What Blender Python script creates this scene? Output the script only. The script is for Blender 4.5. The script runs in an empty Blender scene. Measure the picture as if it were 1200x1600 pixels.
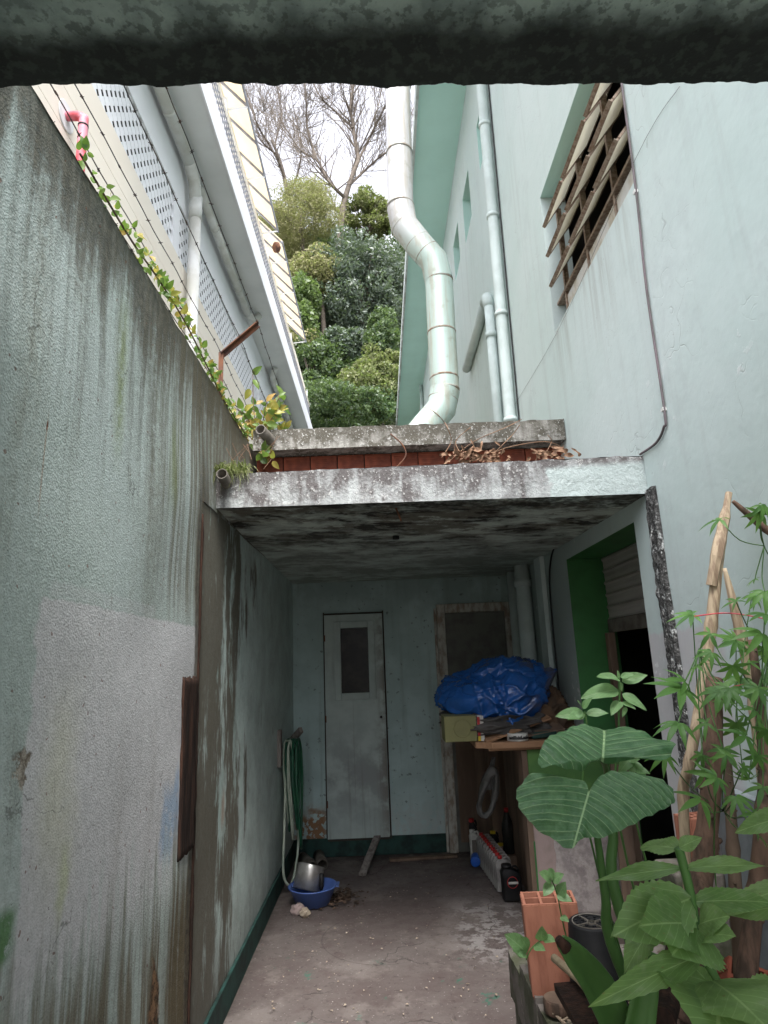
import bpy, math, random
from mathutils import Vector, Matrix, noise
random.seed(7)
C = bpy.context.scene.collection
# ------------------------------------------------------------ camera, sky, sun, exposure
H = 1.7
PITCH = math.atan(.235); ROLL = math.atan(.04); YAW = math.radians(.69)
F_ = Vector((math.sin(YAW)*math.cos(PITCH), math.cos(YAW)*math.cos(PITCH), math.sin(PITCH)))
r0 = Vector((math.cos(YAW), -math.sin(YAW), 0)); u0 = r0.cross(F_)
R_ = r0*math.cos(ROLL) - u0*math.sin(ROLL); U_ = r0*math.sin(ROLL) + u0*math.cos(ROLL)
cam = bpy.data.objects.new('camera', bpy.data.cameras.new('camera')); C.objects.link(cam)
cam.matrix_world = Matrix(((R_.x, U_.x, -F_.x, 0), (R_.y, U_.y, -F_.y, 0), (R_.z, U_.z, -F_.z, H), (0, 0, 0, 1)))
cam.data.sensor_fit = 'VERTICAL'; cam.data.sensor_height = 24; cam.data.lens = 24*1000/1600
cam.data.clip_end = 600; cam.data.clip_start = .05
sc = bpy.context.scene; sc.camera = cam
SUN_EL, SUN_AZ = 60, 172          # azimuth: degrees clockwise from +Y, light comes from behind-left
world = bpy.data.worlds.new('World'); sc.world = world; world.use_nodes = True
wt = world.node_tree; wt.nodes.clear()
sky = wt.nodes.new('ShaderNodeTexSky'); sky.sky_type = 'NISHITA'; sky.sun_disc = False
sky.sun_elevation = math.radians(SUN_EL); sky.sun_rotation = math.radians(SUN_AZ)
sky.air_density = 1.6; sky.dust_density = 5
hs = wt.nodes.new('ShaderNodeHueSaturation'); hs.inputs['Saturation'].default_value = .12
bg = wt.nodes.new('ShaderNodeBackground'); bg.inputs['Strength'].default_value = .13
wo = wt.nodes.new('ShaderNodeOutputWorld')
wt.links.new(sky.outputs[0], hs.inputs['Color']); tn = wt.nodes.new('ShaderNodeMixRGB'); tn.blend_type = 'MULTIPLY'; tn.inputs[0].default_value = 1; tn.inputs[2].default_value = (.97, .965, 1.03, 1)
wt.links.new(hs.outputs[0], tn.inputs[1]); wt.links.new(tn.outputs[0], bg.inputs['Color']); wt.links.new(bg.outputs[0], wo.inputs['Surface'])
sl = bpy.data.lights.new('sun', 'SUN'); sl.energy = 1.5; sl.angle = math.radians(25); sl.color = (1, .97, .92)
so = bpy.data.objects.new('sun', sl); C.objects.link(so)
az, el = math.radians(SUN_AZ), math.radians(SUN_EL)
so.rotation_euler = (-Vector((math.sin(az)*math.cos(el), math.cos(az)*math.cos(el), math.sin(el)))).to_track_quat('-Z', 'Y').to_euler()
sc.view_settings.view_transform = 'Standard'; sc.view_settings.look = 'None'
sc.view_settings.exposure = 1.92; sc.view_settings.gamma = 1
sc.render.engine = 'CYCLES'

# ------------------------------------------------------------ survey helpers: read real positions off the survey photograph's rays
def ray(px, py): return F_*1000 + R_*(px-600) - U_*(py-800)
O = Vector((0, 0, H))
def ax(px, py, x): d = ray(px, py); return O + d*(x/d.x)
def ay(px, py, y): d = ray(px, py); return O + d*(y/d.y)
def az_(px, py, z): d = ray(px, py); return O + d*((z-H)/d.z)

# ------------------------------------------------------------ object helpers
def setp(o, label=None, cat=None, group=None, kind=None):
    if label: o['label'] = label
    if cat: o['category'] = cat
    if group: o['group'] = group
    if kind: o['kind'] = kind
    return o
def thing(name, label, cat, loc=(0, 0, 0), group=None):
    o = bpy.data.objects.new(name, None); C.objects.link(o); o.location = loc; o.empty_display_size = .1
    return setp(o, label, cat, group)
class MB:
    def __init__(s): s.v = []; s.f = []; s.uv = None
    def add(s, vs, fs):
        n = len(s.v); s.v += [tuple(v) for v in vs]; s.f += [tuple(i+n for i in f) for f in fs]; return s
    def box(s, x0, x1, y0, y1, z0, z1, M=None):
        vs = [Vector((x, y, z)) for z in (z0, z1) for x, y in ((x0, y0), (x1, y0), (x1, y1), (x0, y1))]
        if M: vs = [M @ v for v in vs]
        return s.add(vs, [(3, 2, 1, 0), (4, 5, 6, 7), (0, 1, 5, 4), (1, 2, 6, 5), (2, 3, 7, 6), (3, 0, 4, 7)])
    def bar(s, a, b, w, h, up=(0, 0, 1)):      # box of section w x h from a to b
        a = Vector(a); b = Vector(b); d = (b-a); L = d.length; d.normalize(); u = Vector(up)
        x = d.cross(u)
        if x.length < 1e-4: x = d.cross(Vector((1, 0, 0)))
        x.normalize(); u = x.cross(d)
        M = Matrix(((x.x, d.x, u.x, a.x), (x.y, d.y, u.y, a.y), (x.z, d.z, u.z, a.z), (0, 0, 0, 1)))
        return s.box(-w/2, w/2, 0, L, -h/2, h/2, M)
    def tube(s, pts, r, n=10, cap=True):
        pts = [Vector(p) for p in pts]; m = len(pts)
        rs = [r[min(int(i*len(r)/m), len(r)-1)] for i in range(m)] if isinstance(r, (list, tuple)) else [r]*m
        rings = []; prev = None
        for i, p in enumerate(pts):
            t = (pts[min(i+1, m-1)] - pts[max(i-1, 0)]).normalized()
            if prev is None:
                a = t.cross(Vector((0, 0, 1)))
                if a.length < .1: a = t.cross(Vector((1, 0, 0)))
            else: a = prev - t*prev.dot(t)
            a.normalize(); b = t.cross(a); prev = a
            rings.append([p + (a*math.cos(2*math.pi*k/n) + b*math.sin(2*math.pi*k/n))*rs[i] for k in range(n)])
        fs = [(i*n+k, i*n+(k+1) % n, (i+1)*n+(k+1) % n, (i+1)*n+k) for i in range(m-1) for k in range(n)]
        if cap: fs += [tuple(range(n))[::-1], tuple((m-1)*n+k for k in range(n))]
        return s.add([v for r_ in rings for v in r_], fs)
    def lathe(s, prof, n=24, M=None):          # prof: (r, z) list
        vs = []; fs = []
        for r, z in prof:
            for k in range(n):
                v = Vector((r*math.cos(2*math.pi*k/n), r*math.sin(2*math.pi*k/n), z)); vs.append(M @ v if M else v)
        for i in range(len(prof)-1):
            for k in range(n): fs.append((i*n+k, i*n+(k+1) % n, (i+1)*n+(k+1) % n, (i+1)*n+k))
        return s.add(vs, fs)
    def grid(s, fn, nu, nv):                   # fn(u,v) -> point, with uv map
        vs = [fn(i/nu, j/nv) for j in range(nv+1) for i in range(nu+1)]
        fs = [(j*(nu+1)+i, j*(nu+1)+i+1, (j+1)*(nu+1)+i+1, (j+1)*(nu+1)+i) for j in range(nv) for i in range(nu)]
        return s.add(vs, fs)
    def mesh(s, name, smooth=False, uvs=None):
        me = bpy.data.meshes.new(name); me.from_pydata(s.v, [], s.f); me.update()
        if smooth: me.polygons.foreach_set('use_smooth', [True]*len(me.polygons))
        if uvs:
            l = me.uv_layers.new(name='UVMap')
            for lp in me.loops: l.data[lp.index].uv = uvs[lp.vertex_index]
        return me
    def build(s, name, mat, parent=None, smooth=False, bevel=0, label=None, uvs=None, kind=None, solid=0):
        return put(name, s.mesh(name, smooth, uvs), mat, parent, bevel, label, kind, solid)
def put(name, me, mat, parent=None, bevel=0, label=None, kind=None, solid=0):
    o = bpy.data.objects.new(name, me); C.objects.link(o)
    if not me.materials: me.materials.append(mat)
    if parent is not None:
        o.parent = parent; l = Vector(parent.location); p = parent.parent
        while p: l += Vector(p.location); p = p.parent
        o.location = -l
    if solid:
        m = o.modifiers.new('Solid', 'SOLIDIFY'); m.thickness = solid
    if bevel:
        m = o.modifiers.new('Bevel', 'BEVEL'); m.width = bevel; m.segments = 2; m.limit_method = 'ANGLE'; m.angle_limit = .7
    if label: o['label'] = label
    if kind: o['kind'] = kind
    return o
def solo(mb, name, mat, label, cat, group=None, kind=None, **k):   # a thing that is one mesh, origin at its base
    vs = mb.v; cx = sum(v[0] for v in vs)/len(vs); cy = sum(v[1] for v in vs)/len(vs); cz = min(v[2] for v in vs)
    mb.v = [(v[0]-cx, v[1]-cy, v[2]-cz) for v in vs]
    o = mb.build(name, mat, **k); o.location = (cx, cy, cz)
    return setp(o, label, cat, group, kind)
def copy_tree(o, parent=None):
    c = o.copy(); C.objects.link(c); c.parent = parent
    for ch in list(o.children): copy_tree(ch, c)
    return c

# ------------------------------------------------------------ material helpers
class N:
    def __init__(s, name, rough=.85, metal=0, spec=.3):
        s.m = bpy.data.materials.new(name); s.m.use_nodes = True; s.t = s.m.node_tree
        s.b = s.t.nodes['Principled BSDF']; s.b.inputs['Roughness'].default_value = rough
        s.b.inputs['Metallic'].default_value = metal; s.b.inputs['Specular IOR Level'].default_value = spec
        s._p = None
    def n(s, t, **k):
        nd = s.t.nodes.new('ShaderNode'+t)
        for a, v in k.items(): setattr(nd, a, v)
        return nd
    def l(s, a, b):
        if isinstance(a, (int, float)): b.default_value = a
        elif isinstance(a, (tuple, list)): b.default_value = (*a, 1) if len(a) == 3 and b.type == 'RGBA' else a
        else: s.t.links.new(a, b)
    def pos(s):
        if not s._p: s._p = s.n('NewGeometry').outputs['Position']
        return s._p
    def obj(s): return s.n('TexCoord').outputs['Object']
    def uv(s): return s.n('TexCoord').outputs['UV']
    def sep(s, v=None):
        q = s.n('SeparateXYZ'); s.l(v or s.pos(), q.inputs[0]); return q.outputs
    def scl(s, v, sc_, loc=(0, 0, 0)):
        q = s.n('Mapping'); s.l(v, q.inputs['Vector']); q.inputs['Scale'].default_value = sc_; q.inputs['Location'].default_value = loc
        return q.outputs[0]
    def noise(s, scale=5, v=None, st=(1, 1, 1), det=6, rough=.6, loc=(0, 0, 0), dist=0):
        q = s.n('TexNoise'); s.l(s.scl(v or s.pos(), st, loc), q.inputs['Vector'])
        q.inputs['Scale'].default_value = scale; q.inputs['Detail'].default_value = det; q.inputs['Roughness'].default_value = rough
        q.inputs['Distortion'].default_value = dist
        return q.outputs['Fac']
    def voro(s, scale=5, v=None, st=(1, 1, 1), feat='F1'):
        q = s.n('TexVoronoi'); q.feature = feat; s.l(s.scl(v or s.pos(), st), q.inputs['Vector']); q.inputs['Scale'].default_value = scale
        return q.outputs['Distance']
    def math(s, op, a, b=0, clamp=False):
        q = s.n('Math'); q.operation = op; q.use_clamp = clamp; s.l(a, q.inputs[0]); s.l(b, q.inputs[1]); return q.outputs[0]
    def mr(s, v, a, b, c=0, d=1):
        q = s.n('MapRange'); q.interpolation_type = 'SMOOTHSTEP'; s.l(v, q.inputs[0])
        for i, x in enumerate((a, b, c, d)): q.inputs[i+1].default_value = x
        return q.outputs[0]
    def mul(s, *a):
        r = a[0]
        for x in a[1:]: r = s.math('MULTIPLY', r, x)
        return r
    def box(s, v, a, b, soft):   # 1 inside [a,b]
        return s.mul(s.mr(v, a-soft, a+soft), s.mr(v, b-soft, b+soft, 1, 0))
    def mix(s, f, a, b, mode='MIX'):
        q = s.n('MixRGB'); q.blend_type = mode; s.l(f, q.inputs[0])
        s.l(a, q.inputs[1]); s.l(b, q.inputs[2]); return q.outputs[0]
    def color(s, c): s.l(c, s.b.inputs['Base Color']); return s
    def rough(s, r): s.l(r, s.b.inputs['Roughness']); return s
    def bump(s, h, strength=.4, dist=.01):
        q = s.n('Bump'); q.inputs['Strength'].default_value = strength; q.inputs['Distance'].default_value = dist
        s.l(h, q.inputs['Height']); s.l(q.outputs[0], s.b.inputs['Normal']); return s
def simple(name, c, c2=None, sc_=6, rough=.7, metal=0, bump=0, spec=.3, det=5, st=(1, 1, 1), lo=.4, hi=.65):
    k = N(name, rough, metal, spec); f = k.noise(sc_, k.obj(), st, det)
    k.color(k.mix(k.mr(f, lo, hi), c, c2 or tuple(x*.7 for x in c)))
    if bump: k.bump(k.noise(sc_*4, k.obj(), st, 4), bump, .004)
    return k.m

# plaster with weathering and painted carport shade: every mask lives on the wall itself
def left_wall_mat():
    k = N('roughcast_left', .9); p = k.pos(); x, y, z = k.sep()
    big = k.noise(1.3, p); mid = k.noise(6, p); fine = k.noise(45, p, det=3)
    st1 = k.noise(1, p, (1, 9, .55), 5, .65); st2 = k.noise(1, p, (1, 26, 1.0), 4, .6, (3, 1, 2)); st3 = k.noise(1, p, (1, 3.5, .35), 5, .6, (7, 4, 1))
    sp = k.noise(24, p, det=6, rough=.75)
    col = k.mix(k.mr(big, .3, .7), (.49, .555, .535), (.42, .485, .455))
    # broad brownish runs, wide and soft, then fine ones
    run = k.mul(k.mr(st3, .47, .68), k.mr(sp, .30, .60)); col = k.mix(k.mul(run, .55), col, (.235, .235, .185))
    zr = k.math('ADD', z, k.mul(k.math('SUBTRACT', st1, .5), 2.6))
    run = k.mul(k.mr(zr, 2.1, 3.3), k.mr(st2, .38, .62), k.mr(sp, .25, .55)); col = k.mix(k.mul(run, .75), col, (.13, .13, .105))
    run = k.mul(k.mr(st2, .55, .68), k.mr(mid, .35, .6), .35); col = k.mix(run, col, (.17, .17, .13))
    col = k.mix(k.mul(k.mr(st2, .40, .30), k.mr(mid, .4, .65), .45), col, (.60, .70, .66))
    # mould below the coping
    cop = k.mr(k.math('ADD', z, k.math('ADD', k.mul(k.math('SUBTRACT', st1, .5), .9), k.mul(k.math('SUBTRACT', sp, .5), .35))), 2.86, 3.12)
    col = k.mix(k.mul(cop, .88), col, k.mix(k.mr(sp, .35, .65), (.055, .05, .038), (.15, .14, .11)))
    # brown staining towards the carport
    brn = k.mul(k.mr(k.math('ADD', y, k.mul(k.math('SUBTRACT', st1, .5), 1.4)), 2.3, 3.0), k.mr(z, 1.75, 2.1), k.mr(st2, .32, .60)); col = k.mix(k.mul(brn, .8), col, (.15, .13, .085))
    brn = k.mul(k.mr(y, 2.9, 3.3), k.mr(z, 1.9, 2.4), k.mr(sp, .2, .6)); col = k.mix(k.mul(brn, .6), col, (.14, .125, .09))
    grn = k.mul(k.box(y, 2.03, 2.09, .045), k.box(z, 2.45, 2.95, .14), k.mr(sp, .3, .55)); col = k.mix(k.mul(grn, .75), col, (.17, .21, .035))
    grn = k.mul(k.box(y, 2.60, 2.70, .05), k.box(z, 2.40, 2.75, .12), k.mr(st2, .4, .55)); col = k.mix(k.mul(grn, .7), col, (.15, .18, .035))
    rs = k.mul(k.box(y, 1.604, 1.609, .004), k.box(z, 2.12, 2.36, .06)); col = k.mix(k.mul(rs, .7), col, (.28, .14, .05)); rs = k.mul(k.box(y, 1.603, 1.610, .002), k.box(z, 2.335, 2.36, .006)); col = k.mix(rs, col, (.16, .05, .02))
    # repainted lilac patch, with brushed edges and smears
    wob = k.mul(k.math('SUBTRACT', k.noise(3, p), .5), .22); wb2 = k.mul(k.math('SUBTRACT', k.noise(22, p, det=5), .5), .05); yy = k.math('ADD', k.math('ADD', y, wob), wb2); zw = k.math('ADD', k.math('ADD', z, k.mul(wob, .12)), k.mul(wb2, .5))
    patch = k.mul(k.box(yy, 1.66, 3.13, .012), k.mr(zw, 1.893, 1.905, 1, 0), k.mr(k.math('ADD', z, k.mul(k.math('SUBTRACT', st1, .5), 1.2)), .82, 1.02))
    col = k.mix(k.mul(patch, .93), col, k.mix(k.mr(sp, .3, .7), (.63, .615, .62), (.535, .53, .535)))
    top = k.mul(k.box(yy, 1.70, 2.5, .02), k.box(zw, 1.905, 1.945, .008), .4); col = k.mix(top, col, (.55, .56, .56))
    sm = k.mul(patch, k.mr(st3, .5, .66), k.mr(z, 1.7, 1.2), .55); col = k.mix(sm, col, (.36, .35, .33))
    ylw = k.mul(k.box(yy, 1.76, 1.92, .09), k.box(z, 1.2, 1.62, .15)); col = k.mix(k.mul(ylw, .3), col, (.52, .52, .26)); ylw = k.mul(k.box(yy, 1.86, 1.89, .03), k.box(z, 1.08, 1.25, .05)); col = k.mix(k.mul(ylw, .5), col, (.42, .5, .12))
    bl2 = k.math('ADD', z, k.mul(k.math('SUBTRACT', st1, .5), .4)); blu = k.mul(k.box(yy, 2.64, 2.86, .03), k.box(bl2, 1.02, 1.24, .05), k.mr(sp, .3, .5)); col = k.mix(k.mul(blu, .75), col, (.30, .43, .60))
    # splash zone: brown runs with paler streaks left between
    zl = k.math('ADD', z, k.mul(k.math('SUBTRACT', st1, .5), 1.9)); low = k.mul(k.mr(zl, 1.02, .62), k.mr(st2, .32, .5)); col = k.mix(k.mul(low, .85), col, (.15, .12, .07))
    lw2 = k.mul(k.mr(z, 1.0, .6), k.mr(y, 2.5, 2.95), k.mr(sp, .2, .5)); col = k.mix(k.mul(lw2, .8), col, (.12, .09, .045))
    pl_ = k.mul(k.mr(z, 1.25, .95), k.mr(st1, .53, .58), k.mr(y, 2.9, 2.7)); col = k.mix(k.mul(pl_, .6), col, (.46, .54, .50))
    gp = k.mul(k.mr(yy, 1.66, 1.60), k.box(z, 1.08, 1.19, .02), k.mr(sp, .3, .45)); col = k.mix(k.mul(gp, .85), col, (.07, .19, .05))
    # dark wet band at the carport joint
    jd = k.mul(k.box(k.math('ADD', y, k.mul(wb2, .8)), 3.03, 3.2, .015), k.mr(z, 3.1, 2.4)); col = k.mix(k.mul(jd, .88), col, k.mix(k.mr(sp, .4, .6), (.05, .042, .03), (.12, .10, .07)))
    spk = k.mr(k.noise(70, p, det=2), .69, .72); col = k.mix(k.mul(spk, .55), col, (.07, .06, .045))
    spk = k.mul(k.mr(k.noise(38, p, det=1, loc=(4, 4, 4)), .74, .76), .7); col = k.mix(spk, col, (.16, .07, .04))
    hole = k.mul(k.box(yy, 2.60, 2.72, .02), k.mr(k.math('ADD', zw, k.mul(k.math('SUBTRACT', y, 2.66), 1.5)), .66, .62)); col = k.mix(hole, col, k.mix(k.mr(sp, .4, .6), (.04, .025, .015), (.26, .15, .08)))
    ch = k.mul(k.box(k.math('ADD', yy, k.mul(wb2, 1.5)), 1.625, 1.665, .006), k.box(k.math('ADD', zw, wb2), 1.44, 1.53, .008)); col = k.mix(ch, col, k.mix(k.mr(sp, .4, .6), (.16, .13, .10), (.42, .38, .32)))
    hc = k.n('TexVoronoi'); hc.feature = 'DISTANCE_TO_EDGE'; hc.inputs['Scale'].default_value = 1.3; q1 = k.n('VectorMath'); q1.operation = 'ADD'; q2 = k.n('TexNoise'); q2.inputs['Scale'].default_value = 5; q2.inputs['Detail'].default_value = 6; k.l(p, q2.inputs['Vector']); q3 = k.n('VectorMath'); q3.operation = 'SCALE'; q3.inputs['Scale'].default_value = .3; k.l(q2.outputs['Color'], q3.inputs[0]); k.l(p, q1.inputs[0]); k.l(q3.outputs[0], q1.inputs[1]); k.l(q1.outputs[0], hc.inputs['Vector'])
    hcr = k.mul(k.mr(hc.outputs['Distance'], .004, .0005), k.mr(mid, .5, .6)); col = k.mix(k.mul(hcr, .6), col, (.1, .1, .085))
    col = k.mix(.3, col, k.mix(fine, (.0, .0, .0), (1, 1, 1)), 'OVERLAY')
    k.color(col)
    h = k.math('ADD', k.mul(k.voro(150, p), .5), k.mul(k.noise(110, p, det=5, rough=.7), .9)); h = k.math('ADD', h, k.mul(k.noise(9, p, det=3), 1.2)); h = k.math('SUBTRACT', h, k.mul(hole, 2)); h = k.math('SUBTRACT', h, k.mul(ch, 1.2))
    k.bump(h, .42, .008); return k.m
def inner_wall_mat():
    k = N('carport_left_plaster', .85); p = k.pos(); x, y, z = k.sep()
    st1 = k.noise(1, p, (1, 4, 1.1), 8, .7, (2, 2, 2)); st2 = k.noise(1, p, (1, 16, 1.6), 6, .65); mid = k.noise(5, p)
    col = k.mix(k.mr(mid, .3, .7), (.62, .74, .70), (.48, .57, .54))
    a = k.math('ADD', k.mul(k.math('SUBTRACT', st1, .5), 3.4), k.mr(y, 5.0, 3.2)); a = k.math('ADD', a, k.mul(k.math('SUBTRACT', st2, .5), .5))
    col = k.mix(k.mul(k.mr(a, .48, .8), .88), col, (.105, .08, .05)); pale = k.mul(k.mr(k.noise(1, p, (1, 6, 1.6), 7, .7, (9, 3, 3)), .56, .61), k.mr(y, 4.6, 4.0)); col = k.mix(k.mul(pale, .7), col, (.46, .58, .54))
    col = k.mix(k.mul(k.mr(k.math('ADD', z, k.mul(st1, .9)), 1.0, .5), .5), col, (.14, .14, .12))
    col = k.mix(k.mul(k.mr(y, 3.2, 3.05), .8), col, (.06, .055, .04))
    pl = k.mul(k.box(y, 3.62, 3.68, .03), k.box(k.math('ADD', z, k.mul(st2, .2)), 1.0, 1.16, .05)); col = k.mix(k.mul(pl, .8), col, (.4, .28, .2))
    col = k.mix(.3, col, k.mix(k.noise(30, p), (0, 0, 0), (1, 1, 1)), 'OVERLAY')
    k.color(col).bump(k.noise(80, p, det=4), .35, .006); return k.m
def right_wall_mat():
    k = N('aqua_house_plaster', .85); p = k.pos(); x, y, z = k.sep()
    big = k.noise(.8, p); mid = k.noise(7, p, det=8); st = k.noise(1, p, (1, 10, .6), 5)
    col = k.mix(k.mr(big, .3, .7), (.52, .625, .595), (.575, .66, .64))
    col = k.mix(k.mul(k.mr(st, .5, .75), .35), col, (.42, .47, .45))
    col = k.mix(k.mul(k.mr(mid, .55, .7), .3, k.mr(z, 5, 2)), col, (.44, .50, .49))
    # cracks of flaking paint
    cr = k.n('TexVoronoi'); cr.feature = 'DISTANCE_TO_EDGE'; cr.inputs['Scale'].default_value = 2.6
    wv = k.n('VectorMath'); wv.operation = 'ADD'; nn = k.n('TexNoise'); nn.inputs['Scale'].default_value = 4; k.l(p, nn.inputs['Vector'])
    k.l(p, wv.inputs[0]); sc2 = k.n('VectorMath'); sc2.operation = 'SCALE'; sc2.inputs['Scale'].default_value = .5; k.l(nn.outputs['Color'], sc2.inputs[0]); k.l(sc2.outputs[0], wv.inputs[1]); k.l(wv.outputs[0], cr.inputs['Vector'])
    crack = k.mul(k.mr(cr.outputs['Distance'], .008, .002), k.mr(k.noise(1.7, p), .5, .62)); col = k.mix(k.mul(crack, .4), col, (.3, .33, .32))
    # grey-lilac touch-up low near the jamb; mould along the joint with the carport
    wob = k.mul(k.math('SUBTRACT', k.noise(5, p), .5), .12); yy = k.math('ADD', y, wob)
    pt = k.mul(k.box(yy, 2.55, 3.3, .03), k.mr(k.math('ADD', z, wob), 1.8, 1.78)); col = k.mix(k.mul(pt, .8), col, (.55, .53, .54))
    low = k.mul(k.mr(k.math('ADD', z, k.mul(st, .8)), 1.4, .5), .7); col = k.mix(low, col, (.2, .2, .17))
    ds = k.mul(k.box(y, 2.6, 4.2, .25), k.mr(z, 3.3, 4.0), k.mr(z, 4.0, 3.97), k.mr(k.noise(1, p, (1, 14, .8), 5, .65), .45, .65)); col = k.mix(k.mul(ds, .45), col, (.30, .31, .27))
    bl = k.mul(k.mr(k.noise(3.2, p, det=7, rough=.7, loc=(1, 2, 8)), .54, .66), .3); col = k.mix(bl, col, (.46, .53, .52)); col = k.mix(k.mul(k.mr(k.noise(60, p, det=2), .7, .73), k.mr(big, .4, .6), .5), col, (.2, .2, .19))
    inn_shade = k.mr(y, 3.3, 4.6); col = k.mix(k.mul(inn_shade, k.mr(z, 2.6, 2.5), .6), col, (.25, .31, .29))  # carport shade painted into the wall colour, deepening away from the front
    flk = k.mul(k.mr(k.noise(16, p, det=4), .6, .64), k.mr(k.noise(1.8, p, loc=(5, 5, 5)), .55, .62), k.mr(z, 3.4, 2.4)); col = k.mix(k.mul(flk, .6), col, (.75, .77, .76))
    k.color(col)
    h = k.math('ADD', k.mul(k.noise(35, p, det=5), .5), k.mul(flk, .5)); h = k.math('SUBTRACT', h, crack); k.bump(k.math('ADD', h, k.mul(k.noise(5, p, det=3), 2.2)), .3, .006); return k.m
def concrete_mould(name, base, dark, zlo, zhi, amt=.5, sp=(.6, .6, .57), flip=False):
    k = N(name, .92); p = k.pos(); x, y, z = k.sep()
    n1 = k.noise(9, p, det=8, rough=.7); n2 = k.noise(60, p, det=3); st = k.noise(1, p, (18, 18, 2.5), 5); b = k.noise(1.6, p)
    col = k.mix(k.mr(b, .35, .65), base, tuple(c*.75 for c in base))
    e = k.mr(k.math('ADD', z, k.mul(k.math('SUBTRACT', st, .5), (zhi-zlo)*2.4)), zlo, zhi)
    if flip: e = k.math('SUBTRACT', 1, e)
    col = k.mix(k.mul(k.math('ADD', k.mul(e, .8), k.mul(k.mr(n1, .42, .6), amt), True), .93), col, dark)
    col = k.mix(k.mul(k.mr(n2, .58, .64), k.mr(n1, .35, .6), .6), col, sp)
    if zlo < 2.5: col = k.mix(k.mul(k.mr(k.math('ADD', x, k.mul(k.math('SUBTRACT', n1, .5), .35)), .84, .88), k.mr(z, 2.64, 2.60), .75), col, (.46, .54, .52))
    k.color(col).bump(k.math('ADD', n1, k.mul(n2, .7)), .8, .012); return k.m
# ------------------------------------------------------------ materials
M = {}
M['left'] = left_wall_mat(); M['inner'] = inner_wall_mat(); M['right'] = right_wall_mat()
M['fascia'] = concrete_mould('mouldy_white_fascia', (.42, .44, .43), (.10, .088, .085), 2.46, 2.76, .62)
M['fascia2'] = concrete_mould('mouldy_grey_parapet', (.36, .35, .32), (.075, .068, .052), 3.02, 3.33, .85)
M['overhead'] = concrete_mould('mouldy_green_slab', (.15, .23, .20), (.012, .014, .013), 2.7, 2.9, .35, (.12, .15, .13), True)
def overhead():
    k = N('mouldy_green_underside', .9); p = k.pos(); x, y, z = k.sep(); n1 = k.noise(6, p, det=8, rough=.65); n2 = k.noise(40, p)
    col = k.mix(k.mr(n1, .4, .65), (.40, .50, .46), (.25, .32, .30))
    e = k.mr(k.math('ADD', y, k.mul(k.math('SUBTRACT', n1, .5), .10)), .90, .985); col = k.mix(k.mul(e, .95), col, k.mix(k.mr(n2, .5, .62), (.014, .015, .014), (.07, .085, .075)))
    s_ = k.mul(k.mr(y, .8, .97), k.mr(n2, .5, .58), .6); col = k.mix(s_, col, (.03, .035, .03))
    k.color(col).bump(k.math('ADD', n1, n2), .5, .01); return k.m
M['under0'] = overhead()
def ceil_mat():
    k = N('carport_ceiling_mould', .9); p = k.pos(); x, y, z = k.sep(); n1 = k.noise(1, p, (2.4, 3.6, 1), 8, .68); n2 = k.noise(1, p, (3.4, 5, 1), 8, .7, (4, 2, 1)); n3 = k.noise(26, p)
    col = k.mix(k.mr(n2, .35, .6), (.56, .66, .61), (.32, .36, .33))
    fr = k.mr(y, 5.3, 3.6)
    col = k.mix(k.mul(k.mr(n1, .44, .56), fr, .85), col, (.13, .115, .09))
    col = k.mix(k.mul(k.mr(n2, .54, .59), fr, .9), col, (.022, .02, .018))
    col = k.mix(k.mul(k.mr(n2, .45, .43), fr, .75), col, (.58, .66, .60))
    col = k.mix(k.mul(k.mr(y, 3.5, 3.25), k.mr(n3, .35, .6), .8), col, (.03, .03, .025))
    h = k.math('ADD', k.mul(k.mr(n2, .5, .6), 2), n3); k.color(col).bump(h, .6, .008); return k.m
M['ceil'] = ceil_mat()
def back_mat():
    k = N('back_wall_paint', .8); p = k.pos(); x, y, z = k.sep(); n1 = k.noise(3, p); st = k.noise(1, p, (12, 1, .7), 5); n3 = k.noise(20, p, det=5)
    col = k.mix(k.mr(n1, .35, .65), (.46, .60, .59), (.38, .50, .49)); up = k.mr(z, 1.9, 2.5); col = k.mix(k.mul(up, k.mr(n1, .25, .5), .45), col, (.20, .25, .24))  # upper part darkened: shade under the ceiling put into the paint colour
    col = k.mix(k.mul(k.mr(st, .5, .7), .35), col, (.22, .27, .25))
    col = k.mix(k.mul(k.mr(n3, .62, .68), .6), col, (.1, .1, .09))
    lo = k.mul(k.mr(k.math('ADD', z, k.mul(k.math('SUBTRACT', n3, .5), .8)), .55, .3), k.mr(n3, .4, .5)); col = k.mix(k.mul(lo, .6), col, (.46, .52, .5))
    dr = k.mul(k.box(x, -.86, -.55, .06), k.mr(k.math('ADD', z, k.mul(k.math('SUBTRACT', n1, .5), .6)), .42, .3)); col = k.mix(k.mul(dr, k.mr(n3, .42, .5)), col, (.26, .15, .08))
    k.color(col).bump(n3, .3, .004); return k.m
M['back'] = back_mat()
M['dado'] = simple('dark_green_dado', (.022, .065, .055), (.015, .032, .028), 8, .7, bump=.3)
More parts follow.
